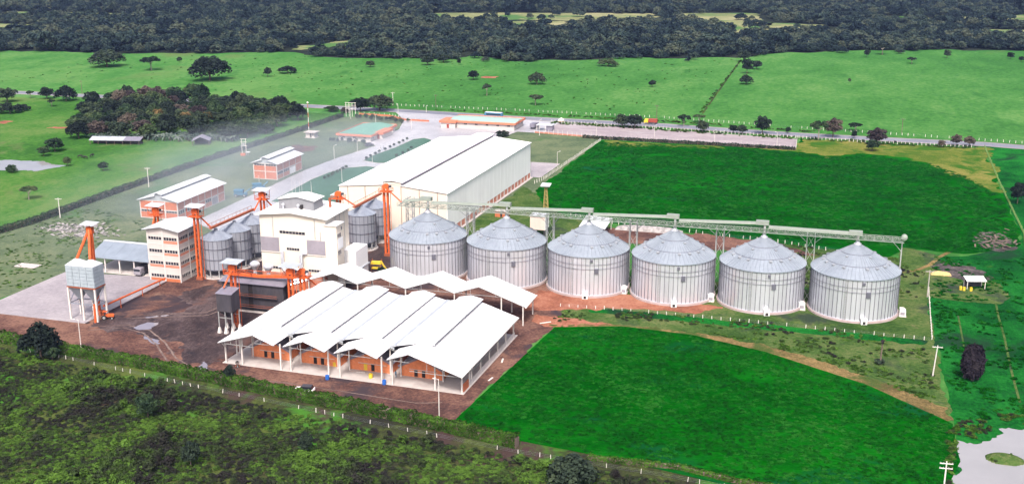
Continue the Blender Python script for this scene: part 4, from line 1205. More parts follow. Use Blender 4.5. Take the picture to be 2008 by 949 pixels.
MB().box(-2.0, 2.0, -1.9, 1.9, 5.6, 10.1).build('box', M['darksteel'], hp)
MB().hexa([(-2.2, -2.1, 10.1), (2.2, -2.1, 10.1), (2.2, 2.1, 10.7), (-2.2, 2.1, 10.7)], [(-2.2, -2.1, 10.22), (2.2, -2.1, 10.22), (2.2, 2.1, 10.82), (-2.2, 2.1, 10.82)]).build('roof', M['blackroof'], hp)
MB().add([(-1.9, -1.8, 5.6), (1.9, -1.8, 5.6), (1.9, 1.8, 5.6), (-1.9, 1.8, 5.6), (-.3, -.3, 3.8), (.3, -.3, 3.8), (.3, .3, 3.8), (-.3, .3, 3.8)], [(0, 4, 5, 1), (1, 5, 6, 2), (2, 6, 7, 3), (3, 7, 4, 0), (4, 7, 6, 5)]).build('cone', M['darksteel'], hp)
for x in (-1.8, 0, 1.8):
    for y in (-1.7, 1.7):
        lg = MB().box(x - .11, x + .11, y - .11, y + .11, 1.2, 5.6).build('leg', M['steel'], hp)
        MB().hexa([(x - .45, y - .45, 0), (x + .45, y - .45, 0), (x + .45, y + .45, 0), (x - .45, y + .45, 0)], [(x - .18, y - .18, 1.5), (x + .18, y - .18, 1.5), (x + .18, y + .18, 1.5), (x - .18, y + .18, 1.5)]).build('footing', M['post'], lg)
for y in (-1.7, 1.7): MB().bar((-1.8, y, 4.0), (1.8, y, 4.0), .12).build('brace', M['steel'], hp)

# ------------------------------------------------------------------ open grey shed by the slab
gs = thing('open_shed', 'grey-roofed open machine shed behind the twin bin', 'shed', (-83.5, -20, 0))
for k in range(5):
    me = MB().hexa([(-10 + k * 4 + .02, -8.2, 4.3), (-6 + k * 4 - .02, -8.2, 4.3), (-6 + k * 4 - .02, 0, 7.0), (-10 + k * 4 + .02, 0, 7.0)], [(-10 + k * 4 + .02, -8.2, 4.4), (-6 + k * 4 - .02, -8.2, 4.4), (-6 + k * 4 - .02, 0, 7.1), (-10 + k * 4 + .02, 0, 7.1)])
    me.build('roof_sheet', M['shedgrey'], gs)
    me = MB().hexa([(-10 + k * 4 + .02, 0.02, 7.0), (-6 + k * 4 - .02, .02, 7.0), (-6 + k * 4 - .02, 8, 4.6), (-10 + k * 4 + .02, 8, 4.6)], [(-10 + k * 4 + .02, 0.02, 7.1), (-6 + k * 4 - .02, .02, 7.1), (-6 + k * 4 - .02, 8, 4.7), (-10 + k * 4 + .02, 8, 4.7)])
    me.build('roof_sheet', M['shedgrey'], gs)
MB().box(-10, 10, -.5, .5, 7.0, 7.22).build('ridge_cap', M['pale_roof'], gs)
for x in (-9.6, -4.8, 0, 4.8, 9.6):
    for y in (-7.6, 7.6): MB().box(x - .15, x + .15, y - .15, y + .15, 0, 4.5).build('post', M['post'], gs)
MB().box(-9.6, 9.6, 7.7, 7.9, 0, 4.3).build('back_wall', M['plaster'], gs)
MB().box(-9.8, 9.8, -8, 7.6, .02, .12).build('floor_slab', M['concrete'], gs)

# ------------------------------------------------------------------ things behind the silos
st = thing('square_tank', 'pinkish square panel tank on a dark frame behind the second silo', 'tank', (20.3, 44, 0))
pn = MB().box(.03, 1.62, -.05, .05, .02, 1.28).mesh('tank_panel', M['pink'])
pn2 = MB().box(.03, 1.62, -.05, .05, .02, 1.28).mesh('tank_panel', M['cool_wall'])
MB().box(-2.4, 2.4, -.1 + .12, 4.8, 2.5, 6.7).build('inner_wall', M['concrete'], st)
for r_ in range(4):
    for c in range(3):
        put('panel', pn, st, (-2.47 + c * 1.65, 0, 2.4 + r_ * 1.3 * .83), scale=(1, 1, .83))
        put('panel', pn2, st, (2.47, c * 1.65, 2.4 + r_ * 1.3 * .83), (0, 0, R(90)), (1, 1, .83))
MB().box(-2.7, 2.7, -.3, 5.2, 6.75, 6.9).build('lid', M['pale_roof'], st)
for x in (-2.2, 2.2):
    for y in (.2, 4.6): MB().box(x - .15, x + .15, y - .15, y + .15, 0, 2.5).build('leg', M['darksteel'], st)
t = thing('pump_hut', 'tiny orange brick hut beside the warehouse base', 'hut', (1.8, 66, 0))
MB().box(-2.2, 2.2, -1.2, 1.4, 0, 2.0).build('wall', M['brick'], t); MB().box(-2.5, 2.5, -1.5, 1.7, 2.0, 2.15).build('roof_slab', M['concrete'], t); MB().box(-.3, .4, -1.23, -1.2, .1, 1.7).build('door', M['dark'], t)
t = thing('flood_tower', 'slender yellow tapered tower with a flat pale head at the field edge', 'tower', (13.8, 79, 0))
ft = MB()
for dx, dy in ((-1, -1), (1, -1), (1, 1), (-1, 1)): ft.bar((dx * .75, dy * .75, 0), (dx * .3, dy * .3, 8.4), .2)
for k in range(6):
    z = k * 1.4; q = .75 - .45 * z / 8.4; q2 = .75 - .45 * (z + 1.4) / 8.4
    for (a, b), (c, d) in (((-1, -1), (1, -1)), ((1, -1), (1, 1)), ((1, 1), (-1, 1)), ((-1, 1), (-1, -1))): ft.bar((a * q, b * q, z), (c * q2, d * q2, z + 1.4), .12); ft.bar((a * q, b * q, z), (c * q, d * q, z), .12)
ft.build('lattice', M['olivepaint'], t)
MB().hexa([(-1.5, -1.2, 8.4), (1.5, -1.2, 8.4), (1.5, 1.2, 8.9), (-1.5, 1.2, 8.9)], [(-1.7, -1.4, 8.8), (1.7, -1.4, 8.8), (1.7, 1.4, 9.4), (-1.7, 1.4, 9.4)]).build('head', M['pale_roof'], t)
t = thing('lean_to', 'pale sheet lean-to roof behind the third silo peak', 'shed', (36.8, 51, 0))
MB().hexa([(-4.6, 0, 2.6), (4.2, -1, 2.6), (4.6, 9, 3.9), (-4.4, 10, 3.9)], [(-4.6, 0, 2.7), (4.2, -1, 2.7), (4.6, 9, 4.0), (-4.4, 10, 4.0)]).build('roof_sheet', M['pale_roof'], t)
for x, y, z in ((-4.2, .6, 2.6), (3.9, 0, 2.6), (4.2, 8.6, 3.8), (-4.0, 9.4, 3.8)): MB().box(x - .1, x + .1, y - .1, y + .1, 0, z).build('post', M['post'], t)
t = thing('covered_heap', 'long pale tarpaulin-covered heap behind the fourth silo', 'heap', (53, 62, 0))
mbh = MB()
nx, ny = 26, 10
for i in range(nx + 1):
    for j in range(ny + 1):
        x = -11 + 22 * i / nx; y = -2.4 + 4.8 * j / ny
        e = max(0, 1 - (abs(x) / 11) ** 4) * max(0, 1 - (y / 2.4) ** 2)
        mbh.v.append((x, y, 1.5 * e ** .6 + .18 * mnoise.noise((x * .7, y * .9, 3)) * e))
for i in range(nx):
    for j in range(ny): mbh.f.append((i * (ny + 1) + j, (i + 1) * (ny + 1) + j, (i + 1) * (ny + 1) + j + 1, i * (ny + 1) + j + 1))
mbh.build('tarpaulin', M['debris'], t)

# ------------------------------------------------------------------ barns and sheds on the farmland
t = thing('barn', 'long low barn with weathered pale roof before the wood on the left', 'barn', (-205, 142.5, 0), R(12))
for k in range(6): put('roof_sheet', MB().hexa([(-12 + k * 4 + .03, -2.2, 1.9), (-8 + k * 4 - .03, -2.2, 1.9), (-8 + k * 4 - .03, 2.2, 3.0), (-12 + k * 4 + .03, 2.2, 3.0)], [(-12 + k * 4 + .03, -2.2, 2.0), (-8 + k * 4 - .03, -2.2, 2.0), (-8 + k * 4 - .03, 2.2, 3.1), (-12 + k * 4 + .03, 2.2, 3.1)]).mesh('barn_sheet', M['grey_roof'] if k < 4 else M['blackroof']), t)
MB().box(-11.6, 11.6, 1.6, 1.8, 0, 2.6).build('back_wall', M['darksteel'], t)
for k in range(7): MB().box(-11.6 + k * 3.8, -11.4 + k * 3.8, -2.0, -1.8, 0, 1.9).build('post', M['bark'], t)
t = thing('barn', 'small dark gabled shelter at the corner of the wood', 'barn', (-167, 152, 0), R(25))
for s in (-1, 1): put('roof_sheet', roof_strip(s * 4, 2.2, 0, 4.0, 8, M['blackroof'], 'shelter_sheet', .1, 2), t, (0, -3, 0))
for x in (-3.6, 3.6):
    for y in (-2.6, 4.6): MB().box(x - .12, x + .12, y - .12, y + .12, 0, 2.3).build('post', M['bark'], t)
MB().box(-3.4, 3.4, 4.2, 4.4, 0, 2.2).build('back_wall', M['dark'], t)
t = thing('field_shelter', 'small white-roofed open shelter on the bare patch at the right', 'shelter', (148.9, 27.6, 0), R(15))
put('roof_sheet', MB().hexa([(-2.7, -1.5, 2.3), (2.7, -1.5, 2.3), (2.7, 1.6, 3.0), (-2.7, 1.6, 3.0)], [(-2.7, -1.5, 2.38), (2.7, -1.5, 2.38), (2.7, 1.6, 3.08), (-2.7, 1.6, 3.08)]).mesh('shelter_roof', M['white']), t)
for x, y, z in ((-2.4, -1.2, 2.35), (2.4, -1.2, 2.35), (2.4, 1.3, 2.9), (-2.4, 1.3, 2.9)): MB().box(x - .08, x + .08, y - .08, y + .08, 0, z).build('post', M['post'], t)
MB().box(-2.4, 2.4, 1.3, 1.4, 0, 2.7).build('back_wall', M['darksteel'], t)
for k, (x, y, lab) in enumerate(((145.2, 24.8, 'bright yellow drum left of the small white-roofed shelter'), (146.0, 24.4, 'second yellow drum touching the left one by the shelter'), (147.8, 24.6, 'yellow drum standing in front of the shelter'))):
    o = MB().lathe([(.01, 0), (.36, 0), (.36, .3), (.39, .32), (.36, .34), (.36, .62), (.39, .64), (.36, .66), (.36, .95), (.01, .95)], 14).build('drum', M['yellow'], None, (x, y, .06)); tag(o, lab, 'drum', 'yellow drums')
t = MB()
for i in range(14):
    for j in range(6):
        pass
hb = MB(); nx, ny = 16, 8
for i in range(nx + 1):
    for j in range(ny + 1):
        x = -2.8 + 5.6 * i / nx; y = -1.1 + 2.2 * j / ny
        e = max(0, 1 - (x / 2.8) ** 4) * max(0, 1 - (y / 1.1) ** 2)
        hb.v.append((x, y, 1.0 * e ** .7 + .12 * mnoise.noise((x, y, 8)) * e))
for i in range(nx):
    for j in range(ny): hb.f.append((i * (ny + 1) + j, (i + 1) * (ny + 1) + j, (i + 1) * (ny + 1) + j + 1, i * (ny + 1) + j + 1))
o = hb.build('straw_heap', M['straw'], None, (141, 38, .05)); tag(o, 'flat-topped straw-coloured heap left of the small shelter', 'heap')


# ------------------------------------------------------------------ vehicles
def wheels(parent, pos, r=.34, w=.22):
    for x, y in pos:
        wh_ = MB().tube((x, y - w / 2, r), (x, y + w / 2, r), r, r, 14).build('wheel', M['rubber'], parent)
        MB().tube((x, y - w / 2 - .01, r), (x, y + w / 2 + .01, r), r * .55, r * .55, 10).build('rim', M['steel'], wh_)


def car(label, x, y, rz, body, pickup=False):
    t = thing('car', label, 'car', (x, y, .06), rz)
    prof = [(-2.1, .35), (2.1, .35), (2.15, .7), (1.95, .92), (1.0, 1.0), (-2.0, 1.0), (-2.15, .75)]
    MB().prism(prof, -.85, .85, 'y').build('body', body, t)
    cp = [(-1.9, 1.0), (1.1, 1.0), (.45, 1.55), (-1.55, 1.55)] if not pickup else [(-.6, 1.0), (1.1, 1.0), (.5, 1.6), (-.45, 1.6)]
    cb = MB().prism(cp, -.74, .74, 'y').build('cabin', M['carglass'], t)
    rx = [p[0] for p in cp[2:]]
    MB().box(min(rx) - .05, max(rx) + .05, -.72, .72, 1.551, 1.62).build('roof', body if pickup else M['darksteel'], cb)
    if pickup:
        for yy in (-.8, .72): MB().box(-2.1, -.65, yy, yy + .08, 1.0, 1.35).build('bed_side', body, t)
    wheels(t, [(-1.35, -.8), (-1.35, .8), (1.35, -.8), (1.35, .8)])
    for yy in (-.6, .6):
        MB().box(2.1, 2.18, yy - .18, yy + .18, .62, .8).build('headlight', M['white'], t); MB().box(-2.18, -2.1, yy - .15, yy + .15, .65, .82).build('taillight', M['red'], t)
    return t


def truck(label, x, y, rz, cabm, bodym, L=8.0, H=2.9, bus=False, name='truck'):
    t = thing(name, label, name, (x, y, .09), rz)
    h = L / 2
    MB().box(-h, h, -.5, .5, .55, .85).build('chassis', M['darksteel'], t)
    if bus:
        b = MB().prism([(-h, .6), (h, .6), (h + .15, 1.4), (h - .25, H), (-h, H)], -1.2, 1.2, 'y').build('body', bodym, t)
        for yy in (-1.22, 1.2): MB().box(-h + .5, h - 1.0, yy, yy + .02, 1.7, 2.45).build('window_band', M['carglass'], t)
        MB().box(-h + .2, h - .3, -1.1, 1.1, H, H + .12).build('roof', cabm, t)
        MB().box(h - .12, h + .12, -1.0, 1.0, 1.5, 2.4).build('windscreen', M['carglass'], t)
    else:
        MB().prism([(h - 2.0, .6), (h, .6), (h + .05, 1.4), (h - .35, 2.4), (h - 2.0, 2.4)], -1.1, 1.1, 'y').build('cab', cabm, t)
        MB().box(h - .28, h + .02, -.95, .95, 1.5, 2.2).build('windscreen', M['carglass'], t)
        bd = MB().box(-h, h - 2.2, -1.2, 1.2, .9, H).build('cargo_box', bodym, t)
        for k in range(6): MB().box(-h + .3 + k * (L - 2.8) / 6, -h + .42 + k * (L - 2.8) / 6, -1.25, -1.2, .95, H - .05).build('stake', cabm if k % 2 else bodym, bd)
    wheels(t, [(h - 1.2, -1.0), (h - 1.2, 1.0), (-h + 1.4, -1.0), (-h + 1.4, 1.0)], .48, .3)
    return t


car('small white car with dark roof parked behind the foreground hedge', 5.4, -89.5, R(-170), M['carwhite'])
car('white pickup parked outside the teal-roofed office', -97.0, 203.5, R(20), M['carwhite'], True)
car('dark car parked beside the teal-roofed office entrance', -92.5, 170, R(70), M['darksteel'])
truck('blue and white bus on the forecourt by the highway', -61.5, 258.5, R(176), M['carwhite'], M['teal'], 9.5, 3.0, True, 'bus')
truck('yellow-cabbed lorry with dark red load driving on the highway', 19, 264.5, R(178), M['yellow'], M['red'], 6.5, 2.6)
truck('dark lorry backed under the right end of the grey open shed', -77, -25.5, R(-90), M['greyp'], M['darksteel'], 7, 2.6)
truck('grey lorry parked beside the long gatehouse office', -33.5, 236, R(85), M['greyp'], M['blackroof'], 7, 2.7)

t = thing('tractor', 'small orange tractor parked beside the twin bin legs', 'tractor', (-63.2, -61.6, 0.05), R(20))
MB().prism([(-.3, .7), (1.5, .7), (1.5, 1.25), (1.2, 1.4), (-.3, 1.4)], -.35, .35, 'y').build('bonnet', M['orange'], t)
MB().box(-1.2, -.2, -.5, .5, .75, 1.15).build('body', M['orange'], t)
MB().box(-.95, -.45, -.25, .25, 1.15, 1.55).build('seat', M['rubber'], t)
for px in (-1.05, -.25):
    for py in (-.45, .45): MB().bar((px, py, 1.15), (px, py, 2.05), .06).build('roll_bar', M['orange'], t)
MB().box(-1.2, -.1, -.55, .55, 2.05, 2.12).build('roof', M['orange'], t)
wheels(t, [(-.8, -.7), (-.8, .7)], .62, .35); wheels(t, [(1.1, -.55), (1.1, .55)], .36, .22)


def farm_machine(label, x, y, rz, mat):
    t = thing('farm_machine', label, 'machine', (x, y, .06), rz)
    MB().box(-2.4, 2.4, -1.0, 1.0, .8, 1.3).build('frame', mat, t)
    MB().hexa([(-2, -.9, 1.3), (1, -.9, 1.3), (1, .9, 1.3), (-2, .9, 1.3)], [(-2.3, -1.2, 2.6), (1.2, -1.2, 2.6), (1.2, 1.2, 2.6), (-2.3, 1.2, 2.6)]).build('hopper', mat, t)
    MB().tube((1.2, 0, 1.2), (3.6, .4, 2.9), .2, .2, 8).build('chute', mat, t)
    wheels(t, [(-1.5, -1.1), (-1.5, 1.1), (1.6, -1.1), (1.6, 1.1)], .6, .35)


farm_machine('large dusty blue machine on the lawn edge beside the service road', -97.5, 78, R(35), M['teal'])
farm_machine('small blue machine parked near the end of the long brick hall', -98.5, 66.5, R(15), M['teal'])
t = thing('yellow_machine', 'yellow framed sorting machine behind the drying shed annex', 'machine', (-14.8, -3.5, .06), R(10))
MB().box(-1.5, 1.5, -.9, .9, 1.9, 2.5).build('tray', M['yellow'], t); MB().box(-1.3, 1.3, -.7, .7, .5, .9).build('shelf', M['yellow'], t)
for px in (-1.4, 1.4):
    for py in (-.8, .8): MB().bar((px, py, 0), (px, py, 3.2), .12).build('upright', M['rust'], t)
MB().bar((1.4, -.8, 3.1), (3.4, -1.2, .2), .5, .2).build('chute', M['yellow'], t)
t = thing('concrete_mixer', 'small concrete mixer standing before the first brick chamber', 'mixer', (-15.6, -80.8, .1), R(30))
MB().lathe([(.01, -.5), (.4, -.45), (.5, 0), (.3, .5), (.25, .55)], 14).build('drum', M['debris'], t, (0, 0, 1.0), (R(50), 0, 0))
for s in (-1, 1): MB().bar((s * .45, -.4, .2), (0, 0, 1.0), .1).build('stand', M['rust'], t); 
wheels(t, [(0, -.5), (0, .5)], .25, .12)
for x, y, lab, m in ((6.9, -81.6, 'large blue barrel standing on the dirt before the second brick chamber', 'blue'), (19.9, -80.6, 'smaller blue barrel beside the third bay post', 'blue'), (15.8, -78.4, 'yellow tub lying on the shed floor before the third chamber', 'yellow')):
    o = MB().lathe([(.01, 0), (.42, 0), (.45, .35), (.47, .37), (.45, .4), (.45, .8), (.47, .82), (.44, .95), (.38, .95), (.36, .3), (.01, .28)], 16).build('barrel', M[m], None, (x, y, .06 if m == 'blue' else .17)); tag(o, lab, 'barrel')
for x, y, rz, L, lab in ((40.5, -60.4, 100, 2.4, 'white plank lying on the dirt along the shed side'), (43.4, -33.0, 40, 3.0, 'pale beam lying by the right end of the annex roof'), (41.2, -71.5, 80, 2.0, 'pale plank lying at the crop edge near the shed corner'), (12.3, -76.0, 5, 2.2, 'white board lying before the third brick chamber')):
    o = MB().box(-L / 2, L / 2, -.18, .18, 0, .1).box(-L / 2 + .1, L / 2 - .1, -.1, .1, .1, .14).build('plank', M['post'], None, (x, y, .09 if y < -74 else .1), (0, 0, R(rz))); tag(o, lab, 'plank')


# ------------------------------------------------------------------ people
def person(label, x, y, rz, top, step=.18, h=1.7):
    t = thing('person', label, 'person', (x, y, .09), rz)
    s = h / 1.7
    vs_ = [(0, 0, .95), (0, 0, 1.2), (0, 0, 1.42), (0, 0, 1.5), (.02, 0, 1.6), (.01, 0, 1.7),
           (0, .17, 1.4), (.04, .22, 1.12), (.12, .22, .88), (0, -.17, 1.4), (-.06, -.22, 1.12), (.0, -.22, .88),
           (0, .1, .9), (step * .7, .1, .5), (step, .1, .06), (step + .14, .1, .03), (0, -.1, .9), (-step * .3, -.1, .5), (-step, -.1, .06), (-step + .14, -.1, .03)]
    es = [(0, 1), (1, 2), (2, 3), (3, 4), (4, 5), (2, 6), (6, 7), (7, 8), (2, 9), (9, 10), (10, 11), (0, 12), (12, 13), (13, 14), (14, 15), (0, 16), (16, 17), (17, 18), (18, 19)]
    rad = [.15, .15, .13, .06, .1, .085, .07, .05, .045, .07, .05, .045, .09, .07, .05, .04, .09, .07, .05, .04]
    me = bpy.data.meshes.new('person_body')
    me.from_pydata([tuple(c * s for c in v) for v in vs_], es, [])
    me.materials.append(top)
    o = put('body', me, t)
    md = o.modifiers.new('skin', 'SKIN')
    for v, r in zip(me.skin_vertices[0].data, rad): v.radius = (r * s, r * s)
    me.skin_vertices[0].data[0].use_root = True
    o.modifiers.new('sub', 'SUBSURF').render_levels = 1
    MB().lathe([(.01, 1.54), (.115, 1.58), (.12, 1.68), (.08, 1.75), (.01, 1.77)], 12).build('hair', M['dark'], t)
    MB().lathe([(.16, .93), (.175, 1.0), (.15, .78), (.12, .62)], 12).build('trousers', M['cloth'], t)


person('person in a pale shirt walking on the service road', -84.2, 163.5, R(200), M['cloth2'])
person('person in dark clothes walking beside the pale-shirted one', -83.0, 164.3, R(210), M['cloth'], -.15)
person('worker in blue standing at the corner of the fourth brick chamber', 21.0, -76.6, R(60), M['teal'], .08)


def cow(label, x, y, rz):
    t = thing('cow', label, 'cow', (x, y, .03), rz, 'cattle grazing by the pond')
    vs_ = [(-.7, 0, 1.15), (0, 0, 1.1), (.6, 0, 1.2), (.95, 0, 1.2), (1.3, 0, .75), (1.55, 0, .5), (-.7, .2, .75), (-.78, .2, .4), (-.7, .2, .02), (-.7, -.2, .75), (-.78, -.2, .4), (-.7, -.2, .02), (.6, .18, .7), (.62, .18, .35), (.6, .18, .02), (.6, -.18, .7), (.62, -.18, .35), (.6, -.18, .02), (-1.0, 0, 1.0), (-1.05, 0, .5)]
    es = [(0, 1), (1, 2), (2, 3), (3, 4), (4, 5), (0, 6), (6, 7), (7, 8), (0, 9), (9, 10), (10, 11), (2, 12), (12, 13), (13, 14), (2, 15), (15, 16), (16, 17), (0, 18), (18, 19)]
    rad = [.3, .36, .33, .2, .14, .09, .15, .07, .06, .15, .07, .06, .13, .07, .06, .13, .07, .06, .06, .03]
    me = bpy.data.meshes.new('cow_body'); me.from_pydata(vs_, es, []); me.materials.append(M['dark'])
    o_ = put('body', me, t); o_.modifiers.new('skin', 'SKIN')
    for v, r in zip(me.skin_vertices[0].data, rad): v.radius = (r, r)
    me.skin_vertices[0].data[0].use_root = True
    o_.modifiers.new('sub', 'SUBSURF').render_levels = 1
    for s in (-1, 1): MB().tube((1.28, s * .1, .88), (1.25, s * .3, .92), .05, .02, 5).build('ear', M['dark'], t)


cow('dark cow grazing right of the pond, leftmost of three', -200.3, 110.3, R(30))
cow('dark cow grazing right of the pond, middle of three', -196.7, 109.1, R(190))
cow('dark cow grazing right of the pond, farthest of three', -196.9, 113.6, R(80))

# tyre tracks across the wet yard
for ln, wd, mt in (([(-64, -68), (-56, -64), (-48, -66), (-40, -72), (-32, -80), (-24, -85)], .45, 'track'), ([(-63, -70), (-56, -66), (-48.5, -68), (-41, -74), (-33, -82), (-26, -87)], .45, 'track'), ([(-60, -58), (-50, -54), (-42, -50), (-40, -40), (-46, -32)], .4, 'track'), ([(-59, -60), (-49, -56), (-40.5, -52), (-38, -41), (-44, -31)], .4, 'track'),
                   ([(-18, -87), (0, -86), (16, -87), (30, -88), (36, -86)], .35, 'track')):
    P_ = []
    for (ax, ay), (bx, by) in zip(ln[:-1], ln[1:]):
        for k in range(8): P_.append((ax + (bx - ax) * k / 8 + random.uniform(-.1, .1), ay + (by - ay) * k / 8 + random.uniform(-.1, .1)))
    TZ = globals().get('TZ', .078) + .004
    strip('tyre_track', P_, wd, TZ, G[mt])


# ------------------------------------------------------------------ poles and masts
def lamp_post(label, x, y, h, arm=0.0, r=.11, mat='post'):
    t = thing('lamp_post', label, 'lamp post', (x, y, 0), arm, 'slim white lamp posts')
    MB().tube((0, 0, 0), (0, 0, h), r, r * .7, 7).build('pole', M[mat], t)
    ar = MB().tube((0, 0, h - .1), (.9, 0, h + .25), .05, .05, 6).build('arm', M[mat], t)
    MB().prism([(.7, h + .2), (1.3, h + .32), (1.3, h + .42), (.7, h + .34)], -.14, .14, 'y').build('lamp_head', M['white'], ar)
    MB().box(-.25, .25, -.25, .25, 0, .25).build('footing', M['concrete'], t)


for a in ((-94.1, 136.9, 6.2, 'lamp post on the lawn edge above the short brick hall'), (-92.8, 157.7, 5.0, 'lamp post on the lawn edge below the teal-roofed office'), (-72.9, 98.7, 5.4, 'lamp post in the middle of the near traffic island'),
          (-76.4, 136.1, 4.0, 'lamp post at the gap between the two traffic islands'), (-76.9, 80.4, 3.8, 'lamp post at the lower end of the near traffic island'), (-98.8, 81, 4.6, 'lamp post behind the blue machine on the lawn'),
          (-89.7, 214.7, 5.2, 'lamp post at the paved bend right of the teal-roofed office'), (-112.7, 224.6, 4.9, 'lamp post behind the teal roof'), (-131.5, 236, 4.5, 'lamp post before the substation frame'),
          (-115.8, 261.8, 4.6, 'lamp post at the left corner of the forecourt'), (-101.6, 266.5, 3.2, 'lamp post at the highway side of the forecourt'), (-1.6, 155.7, 5.2, 'lamp post on the paved pad right of the warehouse'),
          (-26.1, 217.9, 7.3, 'lamp post between the gatehouse office and the lorry yard wall'), (0.5, 221.5, 6.8, 'first lamp post inside the lorry yard, at the hedge start'), (27.3, 225.6, 6.0, 'second lamp post along the lorry yard'),
          (55.4, 223.3, 5.8, 'third lamp post along the lorry yard'), (83.6, 219.4, 6.7, 'last lamp post of the lorry yard, near its far corner'), (37.5, -94.1, 8.8, 'tall pole standing before the front right corner of the drying sheds'),
          (-56.7, -81, 7.2, 'tall pole at the foreground hedge below the twin bin')):
    lamp_post(a[3] + ', slim and white', a[0], a[1], a[2], random.uniform(0, 6.28))
for k, (x, y, h) in enumerate(((-82.2, 75.4, 6.0), (-81.0, 75.8, 6.4), (-79.9, 76.9, 5.8), (-78.6, 76.2, 5.6))):
    t = thing('flagpole', 'bare thin white flagpole, number %s from the left of the four behind the mill roof' % ('one', 'two', 'three', 'four')[k], 'flagpole', (x, y, .1), 0, 'four flagpoles')
    MB().tube((0, 0, 0), (0, 0, h), .07, .045, 6).build('pole', M['post'], t); MB().lathe([(.01, h), (.09, h + .08), (.01, h + .18)], 8).build('finial', M['steel'], t); MB().box(-.3, .3, -.3, .3, 0, .3).build('footing', M['concrete'], t)


def utility_pole(label, x, y, h, rz, mat='post', arms=1, lean=0):
    t = thing('utility_pole', label, 'utility pole', (x, y, 0), rz, 'utility poles')
    MB().tube((0, 0, 0), (lean, 0, h), .16, .11, 7).build('pole', M[mat], t)
    for k in range(arms):
        z = h - .5 - k * .9
        ar = MB().box(lean - 1.1, lean + 1.1, -.07, .07, z, z + .13).build('crossarm', M[mat], t)
        for px in (-1.0, -.45, .45, 1.0): MB().lathe([(.05, z + .13), (.06, z + .25), (.03, z + .33), (.01, z + .34)], 7, cx=lean + px).build('insulator', M['steel'], ar)


utility_pole('leaning white pole with crossarm, left meadow hedge, nearest the rubble', -141.7, 21.5, 7.0, R(20))
utility_pole('white pole with crossarm standing at the hedge above the long brick hall', -139.9, 70.5, 7.7, R(20))
utility_pole('white pole with crossarm right of the last silo fence corner', 134.1, -42, 7.3, R(5), lean=.4)
utility_pole('grey pole with crossarm behind the right end of the silos', 136.1, 15.6, 7.6, R(10), 'concrete')
utility_pole('white pole with double crossarm at the bottom edge near the pond', 132.4, -99.5, 7.0, R(5), arms=2)
utility_pole('dark slim pole beyond the highway behind the yellow-cabbed lorry', 20.7, 271.5, 8.5, 0, 'bark')
utility_pole('dark slim pole in the pasture behind the forecourt', -102.6, 283.9, 7.0, 0, 'bark')
utility_pole('dark slim pole beyond the highway at the far left', -320.8, 273, 7.8, 0, 'bark')
utility_pole('dark slim pole beyond the highway at the right', 138.5, 272.7, 7.1, 0, 'bark')
utility_pole('pale pole with steps beyond the highway behind the boundary trees', -127.8, 283.9, 7.3, 0, 'post')
t = thing('radio_mast', 'tall red and white banded mast beside the guard hut', 'mast', (-130.2, 186, 0))
for k in range(7): MB().tube((0, 0, k * 2.2), (0, 0, (k + 1) * 2.2), .2 - .012 * k, .19 - .012 * k, 7).build('mast_section', M['brick'] if k % 2 == 0 else M['white'], t)
MB().lathe([(.2, 15.4), (.45, 15.6), (.45, 16.0), (.01, 16.2)], 10).build('beacon', M['white'], t)
for s in (-1, 1): MB().tube((0, 0, 11), (s * 3, 2, 0), .02, .02, 4).build('guy_wire', M['steel'], t)


def h_frame(label, x, y, h, n, rz, sp=1.7):
    t = thing('transformer_frame', label, 'power frame', (x, y, 0), rz)
    for k in range(n): MB().tube((k * sp, 0, 0), (k * sp, 0, h), .14, .11, 7).build('pole', M['post'], t)
    for z in (h - .3, h - 1.6, h - 3.4): MB().box(-.5, (n - 1) * sp + .5, -.1, .1, z, z + .16).build('crossarm', M['post'], t)
    MB().box(.3, 1.3, -.4, .4, h - 3.2, h - 2.0).build('transformer', M['steel'], t)
    return t


h_frame('white four-legged substation frame before the boundary trees', -137, 242.5, 7.4, 4, R(5))
t = h_frame('white two-legged transformer frame beside the left hedge', -136.8, 135.3, 7.4, 2, R(20))
MB().box(-.6, 1.4, -1.2, -.4, 0, 1.1).build('brick_base', M['brick'], t); MB().box(1.6, 3.4, -1.2, .6, 1.4, 1.55).build('canopy', M['white'], t); MB().box(2.4, 2.6, -.4, -.2, 0, 1.4).build('canopy_post', M['post'], t)
t = thing('fuel_kiosk', 'small grey-roofed kiosk at the start of the lorry yard', 'kiosk', (-27, 232, .07))
MB().box(-4, 4, -2.5, 2.5, 2.6, 2.8).build('roof', M['pale_roof'], t); MB().box(1, 4, -2, 2, 0, 2.6).build('booth', M['blackroof'], t)
for px in (-3.7, 0.6):
    for py in (-2.2, 2.2): MB().box(px - .1, px + .1, py - .1, py + .1, 0, 2.6).build('post', M['post'], t)
t = thing('gate_sign', 'small white gabled sign block beside the highway at the yard gate', 'sign', (-25.5, 257.5, .07))
MB().prism([(-1.4, 0), (1.4, 0), (1.4, 1.3), (0, 2.2), (-1.4, 1.3)], -.4, .4, 'y').build('board', M['white'], t); MB().box(-1.7, 1.7, -.7, .7, 0, .3).build('base', M['brick'], t)


# ------------------------------------------------------------------ walls and fences
def along(path, sp):
    out = []; acc = 0
    for (ax, ay), (bx, by) in zip(path[:-1], path[1:]):
        L = math.hypot(bx - ax, by - ay); d = acc
        while d < L:
            out.append((ax + (bx - ax) * d / L, ay + (by - ay) * d / L, math.atan2(by - ay, bx - ax))); d += sp
        acc = d - L
    return out


